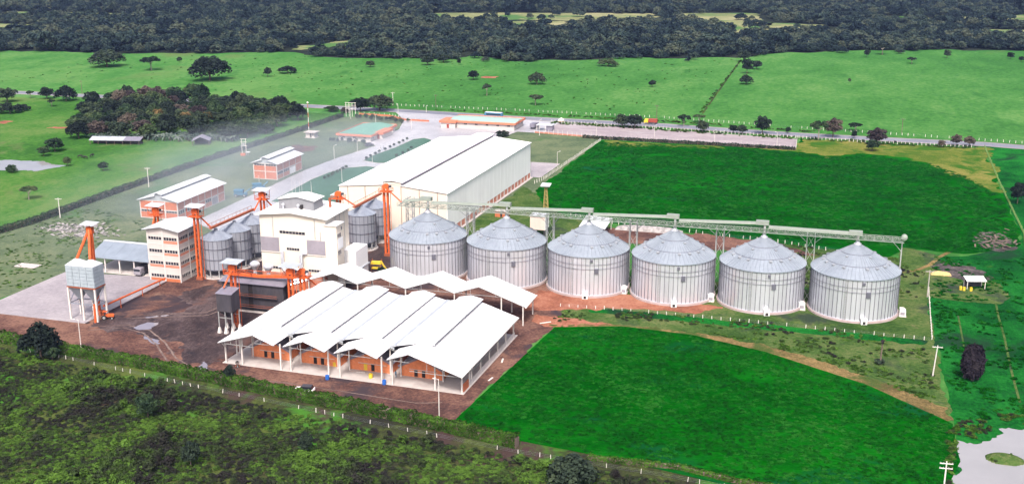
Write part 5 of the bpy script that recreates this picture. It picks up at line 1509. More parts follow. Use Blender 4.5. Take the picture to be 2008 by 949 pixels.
def fence(label, path, sp, h, w=.16, mat='post', wires=3, jit=.06, mesh=None, miss=0.0):
    t = thing('fence', label, 'fence')
    pm_ = MB().hexa([(-w / 2, -w / 2, 0), (w / 2, -w / 2, 0), (w / 2, w / 2, 0), (-w / 2, w / 2, 0)], [(-w * .42, -w * .42, h), (w * .42, -w * .42, h), (w * .42, w * .42, h), (-w * .42, w * .42, h)]).mesh('fence_post', M[mat])
    for x, y, a in along(path, sp):
        if random.random() < miss: continue
        put('post', pm_, t, (x, y, 0), (random.uniform(-jit, jit), random.uniform(-jit, jit), a), (1, 1, random.uniform(.8, 1.05)))
    wr = MB()
    for k in range(wires):
        z = h * (k + .6) / (wires + .2)
        for (ax, ay), (bx, by) in zip(path[:-1], path[1:]): wr.bar((ax, ay, z), (bx, by, z), .012)
    if wires: wr.build('wire', M['galvdark'], t)
    return t


fence('row of white fence posts in front of the foreground hedge', [(-66.5, -86.4), (-53, -88), (-23, -93), (8, -97.4), (33, -101), (56, -104), (84, -105.6), (98, -107), (118, -108)], 2.15, .95, .12, miss=.42, jit=.12)
fence('white post fence running in front of the silos', [(43.9, -19.6), (60, -18.4), (96, -18.2), (135, -18.8)], 2.3, .95, .16, miss=.08)
fence('short white post fence climbing behind the last silo', [(136.8, 22), (135.3, -18.6)], 2.0, 1.2, .18)
fence('pale post fence between the warehouse lawn and the north field', [(-1.0, 118), (.5, 124), (2.5, 168), (4.6, 214.5)], 1.9, 1.5, .18)
fence('white posts along the near edge of the north field behind the silos', [(24, 74), (36, 67.5), (58, 64.5), (97, 58.5), (112, 53)], 2.2, 1.2, .17, miss=.1)
fence('white post fence between the lorry yard and the highway', [(-30, 256.2), (-4, 253.2), (27.7, 250.6), (60, 248), (90, 245.4), (122, 242.6), (168, 243.6)], 1.75, 1.35, .23)
fence('distant white post fence beyond the highway along the pasture', [(-128, 283.9), (-60, 285.2), (22, 284), (60, 278), (99, 271.5), (168, 263.8), (235, 254)], 2.6, 1.2, .2, miss=.15)
fence('mossy green post fence on the right side of the north field', [(172.8, 246), (170.7, 169), (169.6, 91.7), (166, 60)], 1.6, 1.2, .25, mat='moss')
yf = fence('tall white mesh fence around the lorry yard', [(-30, 223.6), (4, 218.8), (92, 217.6), (91.3, 243.6)], 2.4, 2.3, .13, wires=6, jit=.01)
for k, (p, q) in enumerate((((-30, 223.9), (4, 219.1)), ((4, 219.1), (40, 218.7)))): MB().bar((*p, .35), (*q, .35), .25, .7).build('brick_footing', M['brickpale'], yf)
pw = fence('orange brick boundary wall with white posts before the gate trees', [(-133, 249.8), (-114.8, 248.3), (-103.2, 239.4), (-89.7, 238.8)], 3.0, 2.0, .16, wires=2, jit=.01)
for p, q in (((-133, 249.8), (-114.8, 248.3)), ((-114.8, 248.3), (-103.2, 239.4)), ((-103.2, 239.4), (-89.7, 238.8))): MB().bar((*p, .45), (*q, .45), .3, .9).build('brick_wall', M['brick'], pw)
strip('ditch', [(35.5, 560), (36.5, 500), (38.2, 400), (39.8, 304)], 1.0, .05, G['scrub'])
strip('ditch', [(153.8, 30), (153.2, 16), (152.6, 5), (152.2, -12), (151.3, -30), (150.9, -42), (150.7, -52)], .5, .067, G['olive'])
strip('ditch', [(142.8, 2), (142.6, -9), (142.3, -21)], .4, .067, G['olive'])


# ------------------------------------------------------------------ foliage
def cards(P, N, size, rng, jit=.8, asp=1.5):
    """leaf faces at points P facing roughly N; returns verts (4n,3)"""
    n = len(P)
    D = N + rng.normal(0, jit, (n, 3)); D /= np.linalg.norm(D, axis=1)[:, None] + 1e-9
    a = np.cross(D, rng.normal(0, 1, (n, 3))); a /= np.linalg.norm(a, axis=1)[:, None] + 1e-9
    b = np.cross(D, a)
    s = size * rng.uniform(.6, 1.35, (n, 1))
    a = a * s * asp * .5; b = b * s * .5
    bend = D * s * .18
    V = np.empty((n, 4, 3))
    V[:, 0] = P - a - bend; V[:, 1] = P - b * .9 + bend * .4; V[:, 2] = P + a - bend; V[:, 3] = P + b * .9 + bend * .4
    return V.reshape(-1, 3)


def cards_mesh(name, V, mat):
    n = len(V) // 4
    me = bpy.data.meshes.new(name)
    me.vertices.add(len(V)); me.vertices.foreach_set('co', V.astype(np.float32).ravel())
    me.loops.add(4 * n); me.loops.foreach_set('vertex_index', np.arange(4 * n, dtype=np.int32))
    me.polygons.add(n); me.polygons.foreach_set('loop_start', np.arange(0, 4 * n, 4, dtype=np.int32)); me.polygons.foreach_set('loop_total', np.full(n, 4, np.int32))
    me.materials.append(mat)
    me.update(calc_edges=True)
    return me


def lobes_for(kind, rng):
    """unit tree: crown about 1 wide (x,y in -.5...5) and 1 tall; returns list of (centre, radii)"""
    L = []
    if kind == 'round':
        for k in range(18):
            a = 2.39996 * k + rng.uniform(-.4, .4); r = .33 * math.sqrt((k + .5) / 18); z = (.80 - 1.6 * r * r if k % 2 else .42) + rng.uniform(-.08, .08)
            L.append(((r * math.cos(a), r * math.sin(a), z), (rng.uniform(.13, .2),) * 2 + (rng.uniform(.13, .21),)))
    elif kind == 'spread':
        for k in range(24):
            a = 2.39996 * k + rng.uniform(-.3, .3); r = .39 * math.sqrt((k + .5) / 24); z = .74 - 2.6 * r * r + rng.uniform(-.12, .08)
            L.append(((r * math.cos(a), r * math.sin(a), max(.2, z)), (rng.uniform(.12, .18),) * 2 + (rng.uniform(.2, .28),)))
    elif kind == 'umbrella':
        for k in range(14):
            a = rng.uniform(0, 6.28); r = .38 * math.sqrt(rng.uniform(.02, 1)); z = .84 - .5 * r * r * 2.4 + rng.uniform(-.07, .04)
            L.append(((r * math.cos(a), r * math.sin(a), z), (rng.uniform(.10, .16),) * 2 + (rng.uniform(.07, .12),)))
    else:
        for k in range(14):
            a = rng.uniform(0, 6.28); r = .38 * math.sqrt(rng.uniform(.02, 1)); z = .55 - .7 * r + rng.uniform(-.1, .12)
            L.append(((r * math.cos(a), r * math.sin(a), max(.18, z)), (rng.uniform(.12, .18),) * 2 + (rng.uniform(.16, .26),)))
    return L


def crown_cards(kind, n, size, seed, jit=.6):
    rng = np.random.default_rng(seed)
    L = lobes_for(kind, rng)
    per = n // len(L)
    P = []; N = []
    for c, r in L:
        d = rng.normal(0, 1, (per, 3)); d /= np.linalg.norm(d, axis=1)[:, None]
        d[:, 2] = np.where(d[:, 2] < -.45, -d[:, 2], d[:, 2])
        rr = rng.uniform(.72, 1.05, (per, 1))
        P.append(np.array(c) + d * np.array(r) * rr); N.append(d)
    return cards(np.vstack(P), np.vstack(N), size, rng, jit), L


def trunk_mesh(name, L, mat, kind, r=.028):
    mb = MB()
    zf = {'round': .30, 'spread': .25, 'umbrella': .46, 'low': .15}[kind]
    mb.tube((0, 0, -.02), (.01, 0, zf), r, r * .75, 7, False)
    for c, rr in L[::2]:
        mid = (c[0] * .45, c[1] * .45, zf + (c[2] - zf) * .55)
        mb.tube((.01, 0, zf * .92), mid, r * .5, r * .33, 5, False); mb.tube(mid, (c[0] * .9, c[1] * .9, c[2]), r * .33, r * .12, 4, False)
    return mb.mesh(name, mat)


TREE = {}


def tree_kind(kind, var, leaf, n=1900, size=.062):
    key = (kind, var, leaf)
    if key not in TREE:
        V, L = crown_cards(kind, n, size, hash((len(kind), var)) % 1000 + var * 17 + len(kind) * 101)
        TREE[key] = (cards_mesh('tree_crown', V, M[leaf]), trunk_mesh('tree_trunk', L, M['palebark' if kind == 'umbrella' else 'bark'], kind))
    return TREE[key]


def tree(label, x, y, w_, h, kind, leaf, var, group=None, name='tree', z=0.0, cat='tree'):
    cr, tk = tree_kind(kind, var, leaf)
    t = thing(name, label, cat, (x, y, z), random.uniform(0, 6.28), group)
    t.scale = (w_, w_, h)
    put('trunk', tk, t); put('crown', cr, t)
    return t


TREES = [
(-388.1,390.7,23.7,11.4,'spread','broad dark tree with skirted crown, leftmost in the far pasture'),
(-346.5,382.0,16.1,9.4,'umbrella','umbrella-shaped tree with pale trunk beside the broad dark tree'),
(-353.0,426.7,4.4,4.0,'round','small round tree right of the umbrella tree'),
(-279.9,346.9,25.5,14.9,'spread','largest dense dark tree standing alone in the far pasture'),
(-253.1,373.4,5.7,6.0,'round','dark upright little tree left of a low bushy one'),
(-248.9,393.9,12.7,6.1,'low','low wide bush-like tree with bare soil under it'),
(-209.6,441.1,7.2,4.3,'round','small round tree below the middle of the forest front'),
(-175.5,463.9,10.2,5.8,'round','left one of two clumped trees before the forest notch'),
(-169.6,481.8,11.1,5.5,'round','right one of two clumped trees before the forest notch'),
(-153.9,470.3,3.3,4.7,'round','tiny slim tree in the grass notch of the forest'),
(-119.0,397.7,7.9,5.6,'round','round dark tree beside the bare yellow earth patch'),
(-89.3,333.8,6.6,6.8,'umbrella','thin-trunked small tree below the yellow earth patch'),
(-74.0,388.5,10.8,7.3,'spread','dark dome-shaped tree in the centre of the far pasture'),
(-52.9,308.2,9.6,5.7,'umbrella','sparse flat-topped tree near the roadside fence'),
(-3.0,397.8,5.0,4.1,'round','single small dark tree in the middle of the open pasture'),
(-50.5,492.0,13.7,7.1,'low','rounded pale-topped tree touching the forest front'),
(51.4,426.1,8.6,5.7,'spread','lowest tree of the column beside the pasture ditch'),
(51.6,504.3,7.7,5.9,'round','rounded tree on the right of the ditch tree column'),
(47.2,479.9,8.2,9.5,'round','tall ragged tree in the ditch tree column'),
(38.6,547.5,10.4,8.1,'round','topmost tree of the ditch tree column against the forest'),
(155.6,569.6,7.7,4.7,'umbrella','small forked tree alone in the right pasture'),
(182.5,614.6,5.7,6.1,'round','slim tree in the right pasture nearest the forest bulge'),
(125.0,604.4,5.0,5.7,'round','blocky little tree left of the lone shade tree'),
(136.5,625.9,11.8,8.2,'umbrella','wide shade tree just before the right forest front'),
(227.1,621.0,5.7,4.9,'round','small tree near the right edge of the pasture'),
(232.9,605.8,4.5,3.7,'round','small tree cut by the right edge of the picture'),
(113.4,452.1,2.3,2.9,'round','tiny sapling alone in the wide right pasture'),
(7.1,251.1,8.5,6.1,'round','left dense bush of a pair beside the roadside posts'),
(13.4,250.0,8.5,6.5,'round','right dense bush of a pair beside the roadside posts'),
(36.0,261.3,6.5,6.1,'umbrella','feathery tree with pale trunk between the roadside bushes'),
(46.9,248.3,6.4,5.4,'round','round bush growing over the roadside posts'),
(41.9,275.5,7.7,4.1,'umbrella','thin airy tree beyond the highway behind the round bush'),
(61.3,249.7,4.9,3.9,'round','low left bush of the roadside group by the yard end'),
(65.5,248.1,5.3,4.4,'round','low right bush of the roadside group by the yard end'),
(74.8,250.9,8.3,8.3,'round','tall two-tiered tree beside the far end of the yard'),
(86.3,257.2,2.9,3.0,'round','small bush beside the highway near the yard corner'),
(100.9,243.5,8.5,9.1,'umbrella','grey-green spreading tree, left of a pair by the highway'),
(107.1,252.2,8.6,8.7,'round','brownish crown tree, right of a pair by the highway'),
(117.2,272.2,8.4,4.0,'umbrella','pale thin tree across the highway'),
(116.7,252.3,2.9,3.4,'round','small shrub before the highway right of the tree pair'),
(126.3,238.0,9.2,7.5,'round','brown-topped tree leaning over the dry field edge'),
(124.4,222.5,6.7,5.0,'round','dark green bush at the dry edge of the north field'),
(154.2,240.0,3.7,3.2,'round','little brownish bush beside the highway posts'),
(160.7,245.7,5.1,5.1,'round','left tree of two with bare stems by the highway'),
(166.5,246.2,5.5,4.6,'round','right tree of two with bare stems by the highway'),
(33.8,274.7,2.1,1.6,'round','tiny bush on the road verge'),
(-170.0,40.8,7.0,4.9,'umbrella','lone spreading tree in the left meadow'),
(-174.7,90.9,4.5,3.6,'round','small round tree in the meadow right of the pond'),
(-220.2,119.6,9.0,5.7,'round','leafy tree standing behind the pond'),
(-218.1,109.6,5.3,4.0,'round','shorter tree left of the leafy pond tree'),
(-194.4,94.4,3.8,3.9,'round','dark bush at the tip of the pond'),
(-208.0,77.9,5.3,3.8,'low','round bush growing out of the pond'),
(-62.1,-88.3,9.2,7.7,'spread','big dark round tree in the foreground hedge'),
(-58.5,-88.9,4.2,3.2,'round','smaller lighter tree tucked beside the big hedge tree'),
(-12.4,-89.8,3.1,4.0,'round','dark shrub rising from the foreground hedge'),
(69.6,-114.1,9.0,5.9,'spread','big dark bush at the bottom edge below the south field'),
(0.9,-126.4,3.9,4.9,'round','tall dark bush in the bottom left scrub'),
(18.8,-115.7,2.9,4.2,'round','upright dark shrub in the scrub below the hedge'),
(-19.0,-110.3,4.7,5.0,'round','dark leafy bush in the middle of the left scrub'),
(4.0,-7.3,4.0,3.0,'round','small dark tree behind the white annex roof'),
(-11.2,-7.8,3.2,2.4,'round','green bush beside the yellow machine behind the sheds'),
(-39.5,201.6,6.6,4.3,'round','dark smoky bush behind the warehouse'),
(173.0,135.8,6.2,7.5,'round','dark shrub at the right edge beyond the field fence'),
(-127.8,265.4,14.8,8.2,'spread','broad dark tree behind the orange boundary wall'),
(-136.4,259.2,10.9,7.1,'round','dark tree left of the broad one behind the orange wall'),
(-150.7,254.9,8.7,3.8,'low','low dark thicket near the highway behind the red mast'),
(-141.8,252.3,5.9,3.8,'low','small reddish thicket left of the gate trees'),
(-340.7,233.8,11.5,7.5,'round','tree over the highway at the left edge'),
(-338.9,250.6,5.3,4.1,'umbrella','slim small tree beside the highway on the left'),
(-327.3,250.0,8.8,6.4,'round','dark tree beside the highway, left of the big one'),
(-311.6,246.5,12.1,8.1,'spread','large dome tree beside the highway on the left'),
(-305.8,226.9,5.0,3.9,'umbrella','small forked tree below the left highway'),
(-312.0,201.4,11.9,7.0,'low','dark bush clump at the left edge under the highway'),
(-310.8,210.6,8.2,4.9,'low','ragged end of the dark bush clump on the left'),
]
for k, (x, y, w_, h, kind, lab) in enumerate(TREES):
    leaf = 'leaf_brown' if any(q in lab for q in ('brown', 'reddish', 'bare stems')) else ('leaf_mid' if any(q in lab for q in ('green', 'pale', 'leafy', 'lighter', 'airy', 'feathery', 'sapling', 'meadow', 'pond')) else 'leaf_dark')
    nm = 'bush' if any(q in lab for q in ('bush', 'shrub', 'thicket')) else 'tree'
    tree(lab, x, y, w_ * 1.08, h * 1.05, kind, leaf, k % 3, None, nm, 0, nm)

# the wood on the left
WOOD = [(-229, 145), (-263, 186), (-281, 223), (-275, 262), (-235, 262), (-213, 264), (-172, 252), (-154, 227), (-153, 185), (-157, 164), (-188, 161)]
rw = np.random.default_rng(5)
pts = []
for _ in range(4000):
    x, y = rw.uniform(-285, -150), rw.uniform(140, 270)
    if poly_sd(np.array([x]), np.array([y]), WOOD)[0] + 7 * mnoise.noise((x * .06, y * .06, 4)) < 1.5: continue
    if all((x - a) ** 2 + (y - b) ** 2 > 8.2 ** 2 for a, b in pts): pts.append((x, y))
front = lambda x, y: poly_sd(np.array([x]), np.array([y]), WOOD)[0] < 9
for k, (x, y) in enumerate(pts):
    big = (-275 < x < -225 and y > 225)
    leaf = ('leaf_brown' if (big and rw.random() < .3) or rw.random() < .05 else 'leaf_dark') if rw.random() < .7 else 'leaf_mid'
    hh_ = rw.uniform(5.0, 9.5) + (2.6 if big else 0)
    tree('tall brown-tinged tree crowding the back of the left wood' if leaf == 'leaf_brown' else ('dark leafy tree packed inside the left wood' if leaf == 'leaf_dark' else 'greener leafy tree packed inside the left wood'),
         x, y, rw.uniform(9.5, 13), hh_, 'round' if rw.random() < .6 else 'spread', leaf, k % 3, 'trees of the left wood: ' + leaf[5:])


def frond_plant(name, seed, nf, length, droop, h, leafm, trunk_r, width=.35, up=.5, stemm='bark'):
    rng = np.random.default_rng(seed)
    V = []
    for k in range(nf):
        a = 2.39996 * k + rng.uniform(-.2, .2)
        u = up * rng.uniform(.3, 1.3) - droop * .25 * (k / nf)
        L = length * rng.uniform(.75, 1.1)
        d = np.array([math.cos(a), math.sin(a), 0]); sd_ = np.array([-math.sin(a), math.cos(a), 0])
        prev = None
        ns = 5
        for i in range(ns + 1):
            q = i / ns
            c = d * L * q * (1 - .25 * droop * q) + np.array([0, 0, h + L * (u * q - droop * q * q)])
            wd = width * L * math.sin(math.pi * min(1, .12 + .86 * q)) * .5
            l_, r_ = c + sd_ * wd - np.array([0, 0, wd * .45]), c - sd_ * wd - np.array([0, 0, wd * .45])
            if prev is not None:
                V += [prev[0], prev[1], l_ * .0 + c, prev[2]] if False else []
                V += [prev[1], c, l_, prev[0]]; V += [prev[2], r_, c, prev[1]]
            prev = (l_, c, r_)
    cm_ = cards_mesh(name + '_crown', np.array(V), M[leafm])
    tm_ = MB().tube((0, 0, 0), (0, 0, h), trunk_r, trunk_r * .8, 7).mesh(name + '_trunk', M[stemm])
    return cm_, tm_


BAN = [frond_plant('banana', s, 9, 2.6, .9, 1.4, 'leaf_banana', .16, .28, 1.0) for s in (1, 2)]
ban_pts = []
for _ in range(700):
    q = rw.random(); x, y = -222 + q * 62 + rw.normal(0, 2), 150 + q * 12 + rw.uniform(-3, 8)
    if -193 < x < -214: continue
    if all((x - a) ** 2 + (y - b) ** 2 > 2.6 ** 2 for a, b in ban_pts) and not (-219 < x < -191 and y < 150.5 + (x + 205) * .2) and not (-175 < x < -160 and y < 160): ban_pts.append((x, y))
for k, (x, y) in enumerate(ban_pts[:70]):
    t = thing('banana_plant', 'pale-leaved banana plant in the row along the front of the wood', 'banana plant', (x, y, 0), rw.uniform(0, 6), 'banana plants before the wood')
    s = rw.uniform(.9, 1.5); t.scale = (s, s, s)
    put('crown', BAN[k % 2][0], t); put('trunk', BAN[k % 2][1], t)
PALM = frond_plant('palm', 4, 22, 3.0, .9, 6.2, 'leaf_gold', .2, .22, .7)
for x, y, lab in ((-196, 186, 'golden palm in the middle of the wood'), (-186, 189, 'paler golden palm right of the first one in the wood'), (-214, 190, 'palm with yellowish crown at the left inside the wood')):
    t = thing('palm_tree', lab, 'palm', (x, y, 0)); t.scale = (1.2, 1.2, 1.25)
    put('crown', PALM[0], t); put('trunk', PALM[1], t)

# big drooping dark palm on the right and the dead trunk
pc = frond_plant('dark_palm', 9, 90, 3.4, 1.5, 6.4, 'leaf_palm', .35, .26, .9)
t = thing('palm_tree', 'big shaggy dark palm with hanging fronds in the right meadow', 'palm', (142.1, -41.7, 0))
rng = np.random.default_rng(3)
q = rng.uniform(0, 1, 1600); an_ = rng.uniform(0, 6.28, 1600)
rr = 2.2 * np.sqrt(np.sin(np.pi * np.clip(.16 + .72 * q, 0, 1))) * rng.uniform(.8, 1.05, 1600)
Pp = np.stack([rr * np.cos(an_), rr * np.sin(an_), 1.2 + 6.4 * q], 1)
Nn = np.stack([np.cos(an_), np.sin(an_), .4 + 0 * q], 1)
put('frond_skirt', cards_mesh('palm_skirt', cards(Pp, Nn, .8, rng, .4, 2.2), M['leaf_palm']), t); put('crown', pc[0], t, scale=(.8, .8, 1.0)); put('trunk', pc[1], t)
t = thing('dead_trunk', 'bare dark dead trunk with a ragged knob standing left of the shaggy palm', 'tree', (123.1, -38, 0))
MB().tube((0, 0, 0), (.15, 0, 5.2), .2, .14, 7).build('trunk', M['bark'], t); V, L_ = crown_cards('round', 150, .2, 8)
put('tuft', cards_mesh('trunk_tuft', V, M['leaf_palm']), t, (.15, 0, 4.6), scale=(.9, .9, 1.4)); put('skirt', cards_mesh('trunk_skirt', V, M['leaf_dark']), t, (0, 0, -.1), scale=(2.6, 2.6, 1.4))


def hedge(label, path, w_, h, dens, size, leaf, seed):
    rng = np.random.default_rng(seed)
    V = []
    mb = MB()
    for (ax, ay), (bx, by) in zip(path[:-1], path[1:]):
        L = math.hypot(bx - ax, by - ay)
        n = int(L * (2 * h + w_) * dens)
        t_ = rng.uniform(0, 1, n)
        side = rng.uniform(0, 2 * h + w_, n)
        dx, dy = (bx - ax) / L, (by - ay) / L
        off = np.where(side < h, -w_ / 2, np.where(side > h + w_, w_ / 2, side - h - w_ / 2))
        zz = np.where(side < h, side, np.where(side > h + w_, 2 * h + w_ - side, h))
        wob = np.array([mnoise.noise(((ax + (bx - ax) * q) * .35, (ay + (by - ay) * q) * .35, seed)) for q in t_])
        wob2 = np.array([mnoise.noise(((ax + (bx - ax) * q) * 1.3, (ay + (by - ay) * q) * 1.3, seed + 5)) for q in t_])
        zz = zz * (1 + .22 * wob + .14 * wob2); off = off * (1 + .25 * wob + .2 * wob2)
        P = np.stack([ax + (bx - ax) * t_ - dy * off, ay + (by - ay) * t_ + dx * off, zz + rng.normal(0, .07, n)], 1)
        N = np.stack([np.where(np.abs(off) > w_ * .4, -dy * np.sign(off), 0), np.where(np.abs(off) > w_ * .4, dx * np.sign(off), 0), np.where(zz > h * .75, 1.0, .35)], 1)
        V.append(cards(P, N, size, rng, .6))
    t = thing('hedge', label, 'hedge')
    put('foliage', cards_mesh('hedge_foliage', np.vstack(V), M[leaf]), t)
    cb = MB()
    for (ax, ay), (bx, by) in zip(path[:-1], path[1:]): cb.bar((ax, ay, h * .42), (bx, by, h * .42), w_ * .72, h * .8)
    cb.build('core', M['bark'], t)


hedge('long leafy green hedge bounding the yard in the foreground', [(-110, -78), (-79, -82), (-60, -84.5), (-33, -87.2), (-5, -91.6), (20, -95), (43, -98.9), (56, -101.4)], 2.2, 2.2, 26, .3, 'leaf_hedge', 1)
hedge('long straight dark hedge along the left boundary of the plant', [(-149, -60), (-147.5, -1), (-145.5, 12), (-145.6, 50), (-144.6, 118), (-140.5, 181), (-139, 223), (-138, 240)], 1.8, 2.0, 12, .38, 'leaf_mid', 2)
hedge('thin light green hedge at the bottom edge of the south field', [(70, -102.6), (78, -102.4), (87, -101.8), (98, -104.4), (114, -105)], 1.1, .9, 26, .26, 'leaf_hedge', 3)
hedge('low dark hedge between the lorry yard and the north field', [(-5, 217.4), (4, 216.6), (50, 216.2), (92, 215.4)], 1.6, 1.3, 12, .36, 'leaf_mid', 4)

# island shrubs and office planting
for k, (x, y) in enumerate([(-81.5 - .02 * i, 101 + i * 3.0) for i in range(8)] + [(-81.5, 141 + i * 5.2) for i in range(10)] + [(-71, 150 + 6 * i) for i in range(4)]):
    tree('small round shrub planted along a traffic island edge', x + random.uniform(-.5, .5), y, 1.6, 1.5, 'round', 'leaf_mid', k % 3, 'island shrubs', 'shrub', .15, 'shrub')
for k in range(16):
    tree('small clipped shrub in the planting beds around the teal-roofed office', random.choice([-113.5, -110, -105, -101, -98]) + random.uniform(-1, 1), 176.2 + random.uniform(-1.5, .8), 1.7, 2.0, 'round', 'leaf_mid', k % 3, 'office shrubs', 'shrub', 0, 'shrub')
for k in range(18):
    q = k / 17
    tree('small shrub in the planted bank below the orange boundary wall', -131 + 32 * q + random.uniform(-1, 1), 246 - 9 * q + random.uniform(-8, -1), 2.4, 2.2, 'round', 'leaf_mid', k % 3, 'bank shrubs', 'shrub', 0, 'shrub')
o = None
hm = MB(); nx, ny = 24, 12
for i in range(nx + 1):
    for j in range(ny + 1):
        x = -3.4 + 6.8 * i / nx; y = -2.4 + 4.8 * j / ny
        e = max(0, 1 - (x / 3.4) ** 2 - (y / 2.4) ** 2)
        hm.v.append((x, y, .9 * e ** .6 + .1 * mnoise.noise((x, y, 2)) * e))
for i in range(nx):
    for j in range(ny): hm.f.append((i * (ny + 1) + j, (i + 1) * (ny + 1) + j, (i + 1) * (ny + 1) + j + 1, i * (ny + 1) + j + 1))
o = hm.build('grass_mound', G['olive'], None, (144.5, -80.8, .03)); tag(o, kind='structure')


# ------------------------------------------------------------------ scattered stuff
def scatter(name, label, P, S, rz, idx, sources, cat=None):
    """one object: instances of the source meshes at the points (geometry nodes)"""
    lib = bpy.data.collections.new(name + '_library')
    for k, me in enumerate(sources):
        lib.objects.link(bpy.data.objects.new('%s_piece_%02d' % (name, k), me))
    me = bpy.data.meshes.new(name)
    me.from_pydata([tuple(p) for p in P], [], [])
    for nm, ty, dat in (('scl', 'FLOAT_VECTOR', S), ('rot', 'FLOAT_VECTOR', np.stack([0 * rz, 0 * rz, rz], 1))):
        at = me.attributes.new(nm, ty, 'POINT'); at.data.foreach_set('vector', dat.astype(np.float32).ravel())
    at = me.attributes.new('idx', 'INT', 'POINT'); at.data.foreach_set('value', idx.astype(np.int32))
    o = put(name, me)
    tag(o, label, None, None, 'stuff')
    ng = bpy.data.node_groups.new(name + '_nodes', 'GeometryNodeTree')
    ng.interface.new_socket('Geometry', in_out='INPUT', socket_type='NodeSocketGeometry')
    ng.interface.new_socket('Geometry', in_out='OUTPUT', socket_type='NodeSocketGeometry')
    N = ng.nodes; Lk = ng.links
    gi = N.new('NodeGroupInput'); go = N.new('NodeGroupOutput')
    ci = N.new('GeometryNodeCollectionInfo'); ci.inputs['Collection'].default_value = lib
    ci.inputs['Separate Children'].default_value = True; ci.inputs['Reset Children'].default_value = True
    ip = N.new('GeometryNodeInstanceOnPoints'); ip.inputs['Pick Instance'].default_value = True

    def attr(nm, ty):
        a = N.new('GeometryNodeInputNamedAttribute'); a.data_type = ty; a.inputs['Name'].default_value = nm
        return a.outputs['Attribute']
    er = N.new('FunctionNodeEulerToRotation')
    Lk.new(attr('rot', 'FLOAT_VECTOR'), er.inputs[0]); Lk.new(er.outputs[0], ip.inputs['Rotation'])
    Lk.new(attr('scl', 'FLOAT_VECTOR'), ip.inputs['Scale']); Lk.new(attr('idx', 'INT'), ip.inputs['Instance Index'])
    Lk.new(gi.outputs[0], ip.inputs['Points']); Lk.new(ci.outputs[0], ip.inputs['Instance']); Lk.new(ip.outputs[0], go.inputs[0])
    md = o.modifiers.new('scatter', 'NODES'); md.node_group = ng
    return o


def vnoise(x, y, f, s):
    return np.array([mnoise.noise((a * f, b * f, s)) for a, b in zip(x, y)])


# far forest
FS = []
for k in range(8):
    V, L_ = crown_cards(['round', 'spread', 'round', 'spread'][k % 4], 520, .10, 300 + k, .45)
    FS.append(cards_mesh('forest_crown', V, M[['leaf_forest', 'leaf_forest', 'leaf_forest2', 'leaf_forest'][k % 4] if 'leaf_forest2' in M else 'leaf_forest']))
rf = np.random.default_rng(21)
cxy = np.array([110.55, -289.06]); fwd = np.array([-.2841, .9588])
xs, ys = [], []
gx = np.arange(-1900, 1500, 7.8); gy = np.arange(440, 1900, 7.8)
X, Y = np.meshgrid(gx, gy); X = X.ravel() + rf.uniform(-3.8, 3.8, X.size); Y = Y.ravel() + rf.uniform(-3.8, 3.8, Y.size)
dx, dy = X - cxy[0], Y - cxy[1]
dep = dx * fwd[0] + dy * fwd[1]; lat = np.abs(dx * fwd[1] - dy * fwd[0])
keep = (lat < dep * math.tan(R(28)) + 10) & (dep < 1850)
keep &= ~((dep > 1150) & (rf.random(X.size) < .35))
X, Y, dep = X[keep], Y[keep], dep[keep]
sd_ = poly_sd(X, Y, FOREST)
ok = sd_ + 9 * vnoise(X, Y, .04, 5.5) + rf.exponential(5, X.size) * (rf.random(X.size) < .3) > 4
for c in CLEAR: 
    hide = np.zeros(X.size, bool)
    for d_ in (0, 20, 40, 58):
        hide |= poly_sd(X + fwd[0] * d_, Y + fwd[1] * d_, c) > -3
    ok &= ~hide | (rf.random(X.size) < .05)
X, Y, dep, sd_ = X[ok], Y[ok], dep[ok], sd_[ok]
n = len(X)
big = vnoise(X, Y, .012, 3.0)
sz = rf.lognormal(0, .24, n); w_ = 10.5 * sz * (1 + .2 * big) * np.where(sd_ < 12, .85, 1); h_ = 7.4 * sz * rf.uniform(.8, 1.25, n) * (1 + .3 * big) * np.where(sd_ < 12, .85, 1)
scatter('far_forest', 'unbroken dark forest filling the background', np.stack([X, Y, 0 * X - .6], 1), np.stack([w_, w_, h_], 1), rf.uniform(0, 6.28, n), rf.integers(0, 8, n), FS)

# scrub in the foreground
SS = []
for k in range(7):
    V, L_ = crown_cards(['low', 'round', 'low', 'spread'][k % 4], 190 if k < 5 else 120, .14 if k < 5 else .2, 500 + k)
    SS.append(cards_mesh('scrub_piece', V, M['leaf_scrub']))
rs = np.random.default_rng(31)
X = rs.uniform(-120, 130, 100000); Y = rs.uniform(-165, -86, 100000)
edge = np.interp(X, [-110, -53, -23, 8, 33, 56, 84, 98, 130], [-83.5, -90.5, -95.5, -99.5, -103, -106, -107.5, -109, -109])
k1 = Y < edge
dx, dy = X - cxy[0], Y - cxy[1]
dep = dx * fwd[0] + dy * fwd[1]; lat = np.abs(dx * fwd[1] - dy * fwd[0])
k1 &= (lat < dep * .54 + 6) & (dep > 120)
X, Y = X[k1], Y[k1]
nz = vnoise(X, Y, .055, 7) + .5 * vnoise(X, Y, .15, 9) + .35 * vnoise(X, Y, .4, 2)
edge = np.interp(X, [-110, -53, -23, 8, 33, 56, 84, 98, 130], [-83.5, -90.5, -95.5, -99.5, -103, -106, -107.5, -109, -109])
lowv = np.clip((edge - Y) / 16, 0, 1)
keepp = rs.random(len(X)) < np.clip(.35 + .7 * (nz + .15 + .35 * (lowv - .5)), .22, .95)
X, Y, nz, lowv = X[keepp], Y[keepp], nz[keepp], lowv[keepp]
n = len(X)
tall = rs.random(n) < np.clip(nz * .35, 0, .2)
